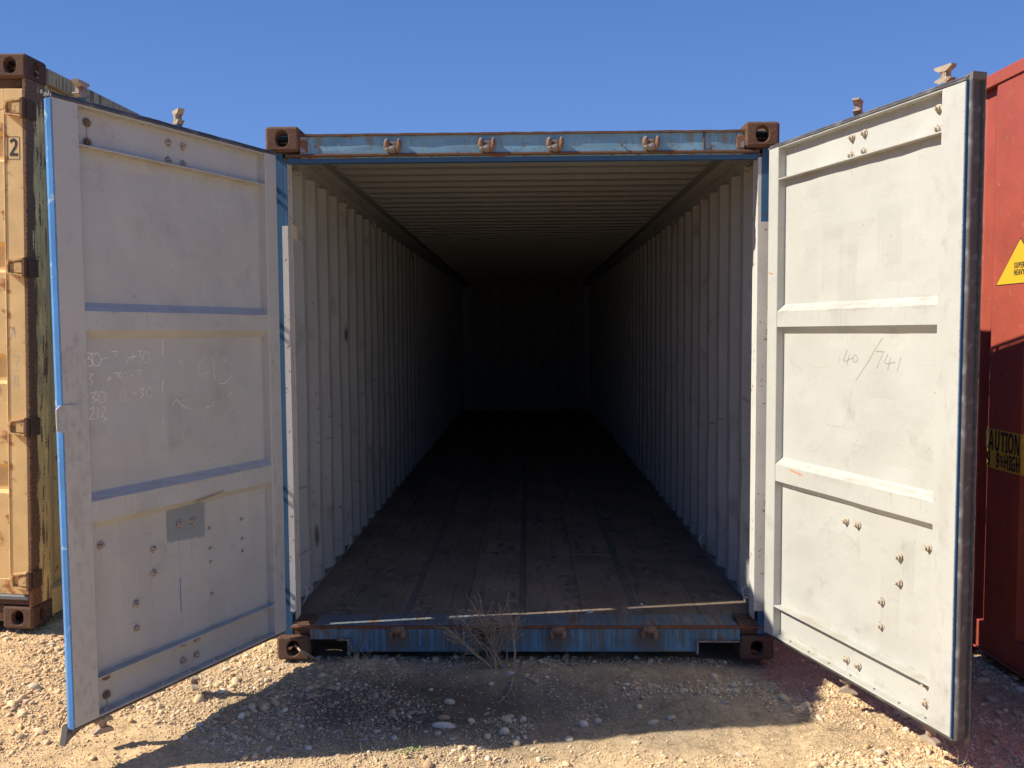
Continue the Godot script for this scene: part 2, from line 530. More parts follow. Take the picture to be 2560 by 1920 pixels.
func door_texture(s: float) -> Image:
	var w := 720
	var h := 1500
	var rng := RandomNumberGenerator.new()
	rng.seed = 11 if s < 0.0 else 29
	var im := weathered(360, 750, lin(0.452, 0.456, 0.42), lin(0.41, 0.407, 0.372), lin(0.35, 0.345, 0.315), 0.76, 0.3, 40 if s < 0.0 else 70, {"tile": false, "vb": 0.04, "vf": 0.022, "mfreq": 0.012, "fine": 0.12})
	im.resize(w, h, Image.INTERPOLATE_CUBIC)
	var dirt := lin(0.22, 0.2, 0.17)
	var px := func(u: float, v: float) -> Vector2: return door_xy(im, u, v, s)
	var sc := w / 1.2
	# grime rubbed along the stiles, in the corners and along the ledges
	for k in 260:
		var u := rng.randf_range(1.065, 1.16) if rng.randf() < 0.7 else rng.randf_range(0.005, 0.07)
		var v := rng.randf_range(0.17, 1.6) if s < 0.0 else rng.randf_range(0.17, 2.4)
		var p: Vector2 = px.call(u, v)
		smear(im, p.x, p.y, rng.randf_range(2, 12), rng.randf_range(3, 26), dirt, rng.randf_range(0.02, 0.13) * (1.5 if s < 0.0 else 0.7))
	for k in 170:
		var p: Vector2 = px.call(rng.randf_range(0.08, 1.06), rng.randf_range(0.2, 2.4))
		smear(im, p.x, p.y, rng.randf_range(6, 60), rng.randf_range(5, 50), dirt if rng.randf() < 0.6 else lin(0.6, 0.58, 0.53), rng.randf_range(0.01, 0.055))
	for k in 150:   # little nicks
		var p: Vector2 = px.call(rng.randf_range(0.01, 1.16), rng.randf_range(0.17, 2.44))
		dab(im, p.x, p.y, rng.randf_range(0.5, 1.5), lin(0.16, 0.11, 0.08), rng.randf_range(0.15, 0.8))
	for k in 16:   # scratches
		var p: Vector2 = px.call(rng.randf_range(0.1, 1.0), rng.randf_range(0.2, 2.3))
		var d := Vector2.from_angle(rng.randf() * TAU) * rng.randf_range(6, 40)
		line(im, [p, p + d], 0.6, dirt, rng.randf_range(0.1, 0.35), rng)
	for vv in [0.166, 0.305, 0.985, 1.70, 2.30]:
		for k in 46:
			var p: Vector2 = px.call(rng.randf_range(0.08, 1.05), vv + rng.randf_range(-0.012, 0.018))
			smear(im, p.x, p.y, rng.randf_range(6, 34), rng.randf_range(2, 6), lin(0.3, 0.22, 0.13), rng.randf_range(0.05, 0.22))
	# rust runs and dirt below the bolts
	for b in [[0.535, 2.397], [0.612, 2.396], [0.538, 2.323], [0.613, 2.325], [0.54, 0.804], [0.612, 0.804], [1.0, 0.8], [0.85, 0.728], [0.85, 0.628], [0.76, 0.527], [0.76, 0.427], [0.56, 0.215], [0.62, 0.215], [1.0, 2.398], [1.0, 2.325]]:
		var p: Vector2 = px.call(b[0], b[1] - 0.012)
		line(im, [p, p + Vector2(rng.randf_range(-1, 1), rng.randf_range(10, 60))], rng.randf_range(0.8, 2.0), lin(0.3, 0.2, 0.11), rng.randf_range(0.06, 0.2), rng)
	for k in 26:   # scrapes and scuffs
		var p: Vector2 = px.call(rng.randf_range(0.1, 1.05), rng.randf_range(0.2, 1.5))
		var d := Vector2.from_angle(rng.randf_range(-0.5, 0.5) + (PI if rng.randf() < 0.5 else 0.0)) * rng.randf_range(10, 70)
		line(im, [p, p + d], rng.randf_range(0.6, 2.2), dirt, rng.randf_range(0.03, 0.16), rng)
	for v in [0.16, 0.3, 0.98, 1.7, 2.3]:
		for k in 14:
			var p: Vector2 = px.call(rng.randf_range(0.08, 1.05), v)
			line(im, [p, p + Vector2(rng.randf_range(-1, 1), rng.randf_range(8, 40))], rng.randf_range(0.6, 1.4), lin(0.27, 0.2, 0.13), rng.randf_range(0.05, 0.2), rng)
	# faint wiped and weathered fields
	for k in 5:
		var p: Vector2 = px.call(rng.randf_range(0.3, 0.9), rng.randf_range(0.5, 2.1))
		var ww := rng.randf_range(40, 130)
		var hh := rng.randf_range(80, 260)
		for j in 40:
			var x := p.x - ww / 2 + ww * j / 39.0
			line(im, [Vector2(x, p.y + rng.randf_range(-14, 4)), Vector2(x + rng.randf_range(-3, 3), p.y + hh + rng.randf_range(-12, 24))], ww / 60.0, dirt, 0.018)
	if s < 0.0:
		# chalk sums
		var xs := [645.0, 1140.0, 1240.0, 1360.0, 1540.0, 1690.0, 1760.0]
		var us := [1.05, 0.738, 0.672, 0.582, 0.443, 0.32, 0.27]
		var cv := func(x: float, y: float) -> Vector2:
			var u := 0.0
			for k in xs.size() - 1:
				if x >= xs[k] and x <= xs[k + 1]:
					u = lerpf(us[k], us[k + 1], (x - xs[k]) / (xs[k + 1] - xs[k]))
			return px.call(u, 1.544 - (y - 810.0) * 0.00052)
		var strokes := [
			[0.9, [645, 820, 720, 822, 685, 860, 720, 875, 710, 915, 665, 915]], [0.5, [780, 870, 820, 855]], [0.8, [850, 815, 895, 815]], [0.6, [880, 845, 895, 840]],
			[0.5, [975, 860, 970, 895, 955, 900]], [0.7, [985, 865, 1040, 855]], [0.7, [1015, 835, 1005, 890]], [0.55, [1045, 815, 1080, 815, 1060, 850, 1085, 870, 1065, 905]],
			[0.7, [675, 972, 720, 972, 690, 1005, 715, 1030, 695, 1055]], [0.8, [830, 1000, 825, 1030]], [0.5, [810, 1016, 845, 1012]], [0.7, [865, 975, 915, 975, 890, 1000, 915, 1015]], [0.4, [985, 1000, 1010, 1000]], [0.4, [1030, 965, 1070, 965, 1050, 1005]],
			[0.7, [695, 1110, 740, 1105, 710, 1145, 740, 1165, 705, 1190]], [0.25, [960, 1185, 990, 1185]], [0.5, [990, 1140, 1035, 1135]], [0.4, [1012, 1118, 1012, 1160]], [0.6, [1055, 1110, 1090, 1105, 1065, 1140, 1090, 1150, 1060, 1180]],
			[0.75, [690, 1225, 715, 1215, 710, 1255, 680, 1305, 720, 1300]], [0.6, [745, 1225, 740, 1305]], [0.7, [780, 1220, 800, 1235, 770, 1290, 800, 1310, 780, 1330]],
			[0.8, [1245, 730, 1240, 850]], [0.75, [1238, 1050, 1230, 1135]], [0.35, [1232, 1340, 1225, 1480]],
			[0.5, [1350, 930, 1360, 895, 1375, 900, 1370, 930]], [0.55, [1580, 880, 1605, 930, 1600, 1000, 1610, 1070]], [0.35, [1540, 890, 1500, 930, 1495, 1020, 1530, 1030, 1570, 1000]],
			[0.6, [1640, 1080, 1635, 1115, 1680, 1115, 1735, 1055]], [0.65, [1300, 1250, 1335, 1215, 1370, 1270, 1430, 1305]], [0.6, [1540, 1305, 1580, 1300, 1605, 1260]], [0.5, [1705, 1235, 1745, 1190]]]
		var chalk := lin(0.92, 0.91, 0.88)
		for st in strokes:
			var q := []
			for k in range(0, st[1].size(), 2):
				q.append(cv.call(float(st[1][k]), float(st[1][k + 1])))
			line(im, q, 1.1, chalk, st[0] * 0.95, rng)
		for el in [[745, 870, 30, 48, 0.75], [1115, 865, 25, 45, 0.5], [945, 1010, 22, 35, 0.3], [775, 1148, 28, 40, 0.55], [930, 1150, 25, 40, 0.22], [1130, 1140, 22, 38, 0.4], [1685, 912, 14, 14, 0.6]]:
			var q := []
			for k in 17:
				q.append(cv.call(el[0] + el[2] * sin(TAU * k / 16.0), el[1] - el[3] * cos(TAU * k / 16.0)))
			line(im, q, 1.1, chalk, el[4] * 0.95, rng)
		# painted-over patch with brushed edge, blue runs below it
		var pc := lin(0.235, 0.27, 0.285)
		for k in 90:
			var f := k / 89.0
			var vt := lerpf(0.872, 0.878, f) + rng.randf_range(-0.004, 0.004)
			var vb := lerpf(0.741, 0.722, f) + rng.randf_range(-0.007, 0.006)
			var u := lerpf(0.678, 0.474, f)
			if f > 0.9:
				vt -= (f - 0.9) * 0.12
			line(im, [px.call(u, vt), px.call(u - rng.randf_range(0.0, 0.004), vb)], 1.1, pc, 0.85)
		for k in 22:
			var v := lerpf(0.735, 0.87, k / 21.0)
			line(im, [px.call(0.676, v), px.call(0.470 - rng.randf() * 0.012, v + rng.randf_range(-0.003, 0.003))], 1.4, pc.lightened(rng.randf_range(-0.05, 0.06)), 0.5)
		line(im, [px.call(0.55, 0.895), px.call(0.50, 0.901), px.call(0.39, 0.909)], 5.0, lin(0.16, 0.13, 0.1), 0.24)
		line(im, [px.call(0.53, 0.889), px.call(0.45, 0.900)], 4.0, lin(0.14, 0.115, 0.09), 0.3)
		var blue := lin(0.05, 0.16, 0.42)
		line(im, [px.call(0.612, 0.742), px.call(0.612, 0.60)], 0.8, blue, 0.4, rng)
		line(im, [px.call(0.612, 0.569), px.call(0.613, 0.50), px.call(0.613, 0.43)], 1.5, blue, 0.9)
		line(im, [px.call(0.613, 0.43), px.call(0.612, 0.36)], 0.7, blue, 0.25, rng)
		line(im, [px.call(0.545, 0.735), px.call(0.545, 0.63)], 0.7, blue, 0.4, rng)
		line(im, [px.call(0.535, 0.735), px.call(0.532, 0.67)], 0.7, blue, 0.3, rng)
		# rust run between the two upper bolts, and below the lowest ones
		line(im, [px.call(0.995, 2.395), px.call(0.996, 2.36), px.call(0.994, 2.335)], 2.6, lin(0.3, 0.17, 0.07), 0.34)
		for sp in [[0.995, 2.40, 13.0, 0.8], [0.995, 2.325, 14.0, 0.85], [1.0, 0.285, 11.0, 0.7], [0.995, 0.212, 13.0, 0.8], [1.058, 2.40, 5.0, 0.7], [1.056, 2.33, 6.0, 0.7], [0.613, 0.286, 9.0, 0.5], [0.612, 0.214, 9.0, 0.5], [1.056, 0.21, 6.0, 0.7], [0.535, 0.212, 8.0, 0.4], [0.755, 0.73, 8.0, 0.5], [0.994, 0.80, 8.0, 0.5], [0.754, 0.63, 7.0, 0.5]]:
			var p: Vector2 = px.call(sp[0], sp[1])
			smear(im, p.x, p.y, sp[2], sp[2], lin(0.07, 0.045, 0.03), sp[3])
		line(im, [px.call(0.993, 0.2), px.call(0.994, 0.17)], 2.0, lin(0.3, 0.17, 0.07), 0.4)
		for sm in [[0.76, 2.03, 22, 44, 0.12], [0.70, 1.99, 30, 40, 0.09], [0.42, 1.95, 60, 60, 0.04], [1.12, 0.98, 16, 60, 0.22], [1.11, 0.86, 14, 40, 0.16], [1.13, 1.35, 7, 10, 0.4], [0.80, 1.76, 8, 6, 0.35], [0.40, 1.65, 18, 10, 0.14]]:
			var p: Vector2 = px.call(sm[0], sm[1])
			smear(im, p.x, p.y, sm[2], sm[3], dirt, sm[4])
	else:
		var pencil := lin(0.2, 0.19, 0.17)
		var cv := func(x: float, y: float) -> Vector2: return px.call(0.507 + (x - 725.0) * 0.000744, 1.52 - (y - 885.0) * 0.00051)
		for st in [[0.3, [690, 925, 678, 1000]], [0.7, [752, 880, 722, 965, 735, 975, 795, 940]], [0.75, [768, 915, 750, 1005]], [0.8, [1032, 785, 990, 850, 920, 970, 870, 1050, 822, 1130]], [0.75, [988, 886, 1046, 884, 1020, 940, 990, 1015]], [0.7, [1078, 905, 1052, 965, 1068, 978, 1132, 962]], [0.75, [1100, 930, 1078, 1025]], [0.7, [1172, 928, 1148, 1032]]]:
			var q := []
			for k in range(0, st[1].size(), 2):
				q.append(cv.call(float(st[1][k]), float(st[1][k + 1])))
			line(im, q, 1.0, pencil, minf(1.0, st[0] * 1.35), rng)
		var q0 := []
		for k in 15:
			q0.append(cv.call(815.0 + 19.0 * sin(TAU * k / 14.0), 948.0 - 30.0 * cos(TAU * k / 14.0)))
		line(im, q0, 1.0, pencil, 1.0, rng)
		line(im, [px.call(0.198, 0.969), px.call(0.284, 0.960)], 2.6, lin(0.55, 0.2, 0.08), 0.75, rng)
		line(im, [px.call(0.012, 1.878), px.call(0.045, 1.870)], 2.0, lin(0.5, 0.13, 0.06), 0.8, rng)
		for sm in [[0.55, 1.93, 40, 40, 0.06], [0.30, 2.0, 60, 70, 0.06], [0.72, 1.25, 90, 170, 0.085], [0.95, 1.1, 40, 120, 0.05], [1.11, 1.0, 22, 140, 0.09], [0.62, 0.70, 8, 26, 0.12], [0.62, 0.36, 14, 9, 0.3], [0.84, 0.40, 140, 90, 0.07], [0.32, 0.63, 90, 40, 0.05], [0.6, 1.72, 60, 9, 0.13], [0.95, 1.725, 40, 8, 0.16], [0.5, 0.965, 90, 9, 0.1]]:
			var p: Vector2 = px.call(sm[0], sm[1])
			smear(im, p.x, p.y, sm[2], sm[3], dirt, sm[4])
	# blue edge paint that creeps round the free edge
	for k in 900:
		var v := rng.randf_range(0.16, 2.44)
		var p: Vector2 = px.call(DW - rng.randf_range(0.0, 0.0012), v)
		dab(im, p.x, p.y, rng.randf_range(0.3, 0.9), lin(0.03, 0.07, 0.16), 0.5)
	return im

func blue_door(box: Node3D, s: float, hinge: Vector3, ang: float) -> void:
	# s: -1 the left leaf, 1 the right one; inside it X = s*u (from the hinge), Y = height, Z = towards the cargo side
	var al := Vector3(s * sin(ang), 0, cos(ang))
	var nrm := Vector3(-s * cos(ang), 0, sin(ang))
	var root := MB.new()
	root.planar = true
	root.ux = Vector3(1.0 / 1.2, 0, 0)
	root.u0 = 0.0 if s > 0.0 else 1.0
	root.vx = Vector3(0, -1.0 / 2.5, 0)
	root.v0 = 1.0
	var bx := func(mb: MB, ulo: float, vlo: float, wlo: float, uhi: float, vhi: float, whi: float, bev: float) -> void:
		mb.box(Vector3(minf(s * ulo, s * uhi), vlo, wlo), Vector3(maxf(s * ulo, s * uhi), vhi, whi), bev)
	var hw := -0.026 if s < 0.0 else -0.048
	root.prism(PackedVector2Array([Vector2(s * 0.0, -0.005), Vector2(s * 0.0015, -0.0015), Vector2(s * 0.005, 0.0), Vector2(s * 0.0745, 0.0), Vector2(s * 0.077, -0.0025), Vector2(s * 0.077, -0.052), Vector2(s * 0.05, -0.052), Vector2(s * 0.03, hw), Vector2(s * 0.0, hw)]), Vector3.RIGHT, Vector3.BACK, Vector3.UP, DB, DT)
	bx.call(root, 1.058, DB, -0.0335 if s < 0.0 else -0.052, DW, DT, 0.0, 0.003)
	var wob := RandomNumberGenerator.new()
	wob.seed = 5
	# flanges of the top and bottom channels, with a row of rivet heads
	bx.call(root, 0.077, 2.4435, -0.05, 1.058, DT, -0.001, 0.002)
	bx.call(root, 0.077, DB, -0.05, 1.058, DB + 0.007, -0.001, 0.002)
	bx.call(root, 0.077, 2.300, DP - 0.002, 1.058, 2.306, -0.003, 0.001)
	bx.call(root, 0.077, 0.299, DP - 0.002, 1.058, 0.306, -0.003, 0.001)
	for u in [0.179, 0.317, 0.457, 0.598, 0.742, 0.881, 1.018]:
		root.tube([Vector3(s * u, 2.4435, -0.022), Vector3(s * u, 2.438, -0.022)], 0.008, 0.005, 8)
		root.tube([Vector3(s * u, DB + 0.007, -0.022), Vector3(s * u, DB + 0.013, -0.022)], 0.009, 0.005, 8)
	var xf := Transform3D(Basis(al * s, Vector3.UP, nrm), hinge)
	var door := MeshInstance3D.new()
	var dm: StandardMaterial3D = M.door_left if s < 0.0 else M.door_right
	door.mesh = root.mesh(dm)
	door.transform = xf
	hang(door, "door", box)
	door.set_meta("label", "left door leaf, in its own shade, with chalk sums and a grey paint patch" if s < 0.0 else "right door leaf, sunlit, with pencilled number and black rubber seal")
	# the pressed panel between the stiles
	var pan := MB.new()
	pan.planar = true
	pan.ux = root.ux
	pan.u0 = root.u0
	pan.vx = root.vx
	pan.v0 = root.v0
	var prof := [Vector2(DB + 0.004, DP), Vector2(0.872, DP), Vector2(0.902, -0.004), Vector2(0.981, -0.004), Vector2(1.011, DP), Vector2(1.592, DP), Vector2(1.624, -0.004), Vector2(1.695, -0.004), Vector2(1.728, DP), Vector2(DT - 0.004, DP)]
	# split the flat fields so that they can be slightly dented
	var fine := []
	for k in prof.size() - 1:
		var m := maxi(1, int(absf(prof[k + 1].x - prof[k].x) / 0.06))
		for j in m:
			fine.append(prof[k].lerp(prof[k + 1], float(j) / m))
	fine.append(prof[-1])
	var dn := noise(17 if s < 0.0 else 18, 1.6, 2)
	var cols := 16
	for k in fine.size() - 1:
		for j in cols:
			var q := []
			for e in [[k, j], [k + 1, j], [k + 1, j + 1], [k, j + 1]]:
				var u := lerpf(0.077, 1.058, e[1] / float(cols))
				var p: Vector2 = fine[e[0]]
				var edge := clampf(minf(u - 0.077, 1.058 - u) / 0.1, 0, 1) * clampf(minf(p.x - 0.16, 2.44 - p.x) / 0.1, 0, 1)
				q.append(Vector3(s * u, p.x, p.y + 0.006 * edge * dn.get_noise_2d(u * 2.0, p.x * 2.0)))
			pan.quad(q[0], q[1], q[2], q[3], Vector3.BACK)
	part("door_panel", pan, dm, door)
	var back := MB.new()
	back.sheet(prof, Vector3.UP, Vector3.BACK, Vector3.RIGHT, minf(s * 0.077, s * 1.058), maxf(s * 0.077, s * 1.058), Vector3.FORWARD, 0.0)
	back.xf = Transform3D(Basis.IDENTITY, Vector3(0, 0, -0.004))
	var back2 := MB.new()
	back2.xf = Transform3D(Basis.IDENTITY, Vector3(0, 0, -0.006))
	back2.sheet(prof, Vector3.UP, Vector3.BACK, Vector3.RIGHT, minf(s * 0.077, s * 1.058), maxf(s * 0.077, s * 1.058), Vector3.FORWARD, 0.0)
	bx.call(back2, 0.052, DB, -0.058, 0.077, DT, -0.053, 0.0)
	bx.call(back2, 1.058, DB, -0.058, DW - (0.035 if s < 0.0 else 0.0), DT, -0.053, 0.0)
	part("outer_skin", back2, M.blue, door, "blue painted outer side of the door")
	if s > 0.0:
		var hs := MB.new()  # unseen rubber strip, added to narrow the sun slit on the red wall
		hs.box(Vector3(-0.020, DB, -0.068), Vector3(0.03, DT, -0.0485), 0.004)
		part("rubber_seal", hs, M.rubber, door, "added unseen seal at the hinge side, narrows the sun slit")
	# bolts
	var white: Mesh = M.bolt_white if s > 0.0 else M.bolt_grey
	var spots := [[0.535, 2.397], [0.612, 2.396], [0.535, 2.323], [0.612, 2.325], [0.538, 0.214], [0.613, 0.214], [0.540, 0.804], [0.611, 0.804], [0.998, 0.80], [0.754, 0.729], [0.754, 0.630], [0.846, 0.527], [0.847, 0.427]]
	if s < 0.0:
		spots += [[0.613, 0.287], [0.535, 0.285], [0.445, 0.751], [0.247, 0.753], [0.444, 0.661], [0.444, 0.601], [0.441, 0.455], [0.245, 0.661], [0.246, 0.602]]
	else:
		spots = [[0.538, 2.394], [0.613, 2.396], [0.535, 2.323], [0.614, 2.325], [0.558, 0.215], [0.630, 0.215], [0.540, 0.803], [0.614, 0.803], [1.002, 0.80], [0.853, 0.728], [0.855, 0.627], [0.760, 0.526], [0.763, 0.427]]
	for k in spots.size():
		var small: bool = s < 0.0 and k >= 15
		var b := Basis(Vector3.BACK, k * 0.7)
		if small:
			b = b.scaled(Vector3(0.55, 0.55, 0.5))
		shared("bolt", white, Transform3D(b, Vector3(s * spots[k][0], spots[k][1], DP + 0.001)), door)
	for v in [2.398, 2.325, 0.285, 0.212]:
		var o := shared("bolt", M.bolt_rusty if s < 0.0 else white, Transform3D(Basis(Vector3.BACK, v * 9.0), Vector3(s * (0.995 if s < 0.0 else 1.005), v, DP + 0.001)), door)
		if s < 0.0:
			o.set_meta("label", "dark rusty bolt")
	# locking rods on the outer side with a cam at either end
	for u in [0.505, 0.975]:
		var rod := MB.new()
		rod.tube([Vector3(s * u, 0.10, -0.092), Vector3(s * u, 2.50, -0.092)], 0.016, 0.016, 12)
		for v in [0.25, 0.75, 1.3, 1.9, 2.36]:
			rod.box(Vector3(s * u - 0.05, v - 0.03, -0.112), Vector3(s * u + 0.05, v + 0.03, -0.058), 0.004)
		part("lock_rod", rod, M.blue, door)
		for e in [0, 1]:
			var turn: float = [[0.35, 1.15], [0.1, -0.9], [-0.45, 0.9], [0.15, 0.9]][(0 if s < 0.0 else 1) + (2 if e == 1 else 0)][0 if u > 0.7 else 1]
			var b := Basis(Vector3.UP, turn).scaled_local(Vector3(0.8, 0.86, 0.8))
			if e == 1:
				b = b * Basis(Vector3.BACK, PI)
			var cam := shared("lock_cam", M.cam, Transform3D(b, Vector3(s * u, 2.49 if e == 0 else 0.115, -0.092)), door)
			if e == 1:
				cam.set_meta("label", "cam under the door")
	# rubber seals
	var gk := MB.new()
	var wv := noise(3, 2.5, 2)
	for r in [[2.4545, -0.004, 0.006], [2.466, -0.012, 0.0045], [2.461, -0.03, 0.010], [2.472, -0.05, 0.008]]:
		var pts := []
		for k in 25:
			var u := -0.004 + (DW + 0.006) * k / 24.0
			pts.append(Vector3(s * u, r[0] + 0.0018 * wv.get_noise_2d(u * 3.0, r[0] * 40.0), r[1]))
		gk.tube(pts, r[2], r[2], 8)
	bx.call(gk, 0.0, DT + 0.0005, -0.034, DW + 0.004, DT + 0.012, -0.005, 0.002)
	part("rubber_seal", gk, M.rubber, door, "seal along the top edge")
	var gb := MB.new()
	bx.call(gb, 0.002, DB - 0.012, -0.034, DW + 0.003, DB - 0.0005, -0.008, 0.002)
	gb.tube([Vector3(s * 0.0, DB - 0.014, -0.02), Vector3(s * DW, DB - 0.014, -0.02)], 0.006, 0.006, 8)
	part("rubber_seal", gb, M.rubber, door, "seal along the bottom edge")
	if s > 0.0:
		var blue := MB.new()
		blue.box(Vector3(DW + 0.0003, DB + 0.001, -0.0105), Vector3(DW + 0.0042, DT - 0.002, 0.0004), 0.0012)
		blue.box(Vector3(DW + 0.0003, DB + 0.001, -0.052), Vector3(DW + 0.0022, DT - 0.002, -0.0107), 0.0)
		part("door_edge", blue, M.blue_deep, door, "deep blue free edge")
		var g := MB.new()
		var pa := []
		var pb := []
		for k in 41:
			var v := lerpf(DB - 0.006, DT + 0.008, k / 40.0)
			var wgl := 0.0012 * wv.get_noise_2d(v * 2.0, 1.0)
			pa.append(Vector3(DW + 0.0085 + wgl, v, -0.0185))
			pb.append(Vector3(DW + 0.006 + wgl, v, -0.0315))
		g.tube(pa, 0.0095, 0.0095, 12)
		g.tube(pb, 0.0042, 0.0042, 8)
		g.box(Vector3(DW + 0.002, DB - 0.006, -0.064), Vector3(DW + 0.005, DT + 0.008, -0.029), 0.0)
		part("rubber_seal", g, M.rubber, door, "ribbed seal down the free edge")
		var fin := MB.new()
		var n2 := noise(9, 4.0, 2)
		for k in 48:
			var va := lerpf(DB - 0.03, DT + 0.026, k / 48.0)
			var vb := lerpf(DB - 0.03, DT + 0.026, (k + 1) / 48.0)
			var ea := 0.017 + 0.0022 * n2.get_noise_1d(va * 3.0)
			var eb := 0.017 + 0.0022 * n2.get_noise_1d(vb * 3.0)
			for w in [-0.066, -0.070]:
				fin.quad(Vector3(DW, va, w), Vector3(DW + ea, va, w), Vector3(DW + eb, vb, w), Vector3(DW, vb, w), Vector3(0, 0, 1 if w > -0.068 else -1))
			fin.quad(Vector3(DW + ea, va, -0.066), Vector3(DW + ea, va, -0.070), Vector3(DW + eb, vb, -0.070), Vector3(DW + eb, vb, -0.066), Vector3.RIGHT)
		fin.prism(PackedVector2Array([Vector2(DW - 0.02, DT + 0.002), Vector2(DW + 0.017, DT + 0.002), Vector2(DW + 0.019, DT + 0.028), Vector2(DW - 0.02, DT + 0.02)]), Vector3.RIGHT, Vector3.UP, Vector3.BACK, -0.0705, -0.012)
		part("rubber_seal", fin, M.rubber_old, door, "worn outer lip of the seal")
	else:
		var e := MB.new()
		var pr := PackedVector2Array([Vector2(-DW, -0.034), Vector2(-DW - 0.005, -0.034), Vector2(-DW - 0.010, -0.017), Vector2(-DW - 0.005, -0.001), Vector2(-DW, -0.0006)])
		e.prism(pr, Vector3.RIGHT, Vector3.BACK, Vector3.UP, DB - 0.002, DT - 0.006)
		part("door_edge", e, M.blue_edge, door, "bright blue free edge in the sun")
		var hp := MB.new()
		var oc := PackedVector2Array()
		for q in [[1.092, 1.345], [1.108, 1.3535], [1.180, 1.3535], [1.196, 1.339], [1.196, 1.268], [1.183, 1.2545], [1.108, 1.2545], [1.092, 1.266]]:
			oc.append(Vector2(s * q[0], q[1]))
		hp.planar = true
		hp.ux = root.ux
		hp.u0 = root.u0 + 0.02
		hp.vx = root.vx
		hp.v0 = 1.05
		hp.prism(oc, Vector3.RIGHT, Vector3.UP, Vector3.BACK, 0.0006, 0.0052)
		part("latch_plate", hp, dm, door, "grey plate lapped over the free edge")
		var fl := MB.new()
		fl.prism(PackedVector2Array([Vector2(-1.085, DB - 0.001), Vector2(-1.172, DB + 0.004), Vector2(-1.178, 0.13), Vector2(-1.187, 0.09), Vector2(-1.168, 0.106), Vector2(-1.10, 0.136)]), Vector3.RIGHT, Vector3.UP, Vector3.BACK, -0.06, -0.03)
		part("rubber_seal", fl, M.rubber, door, "torn corner of the seal hanging down")

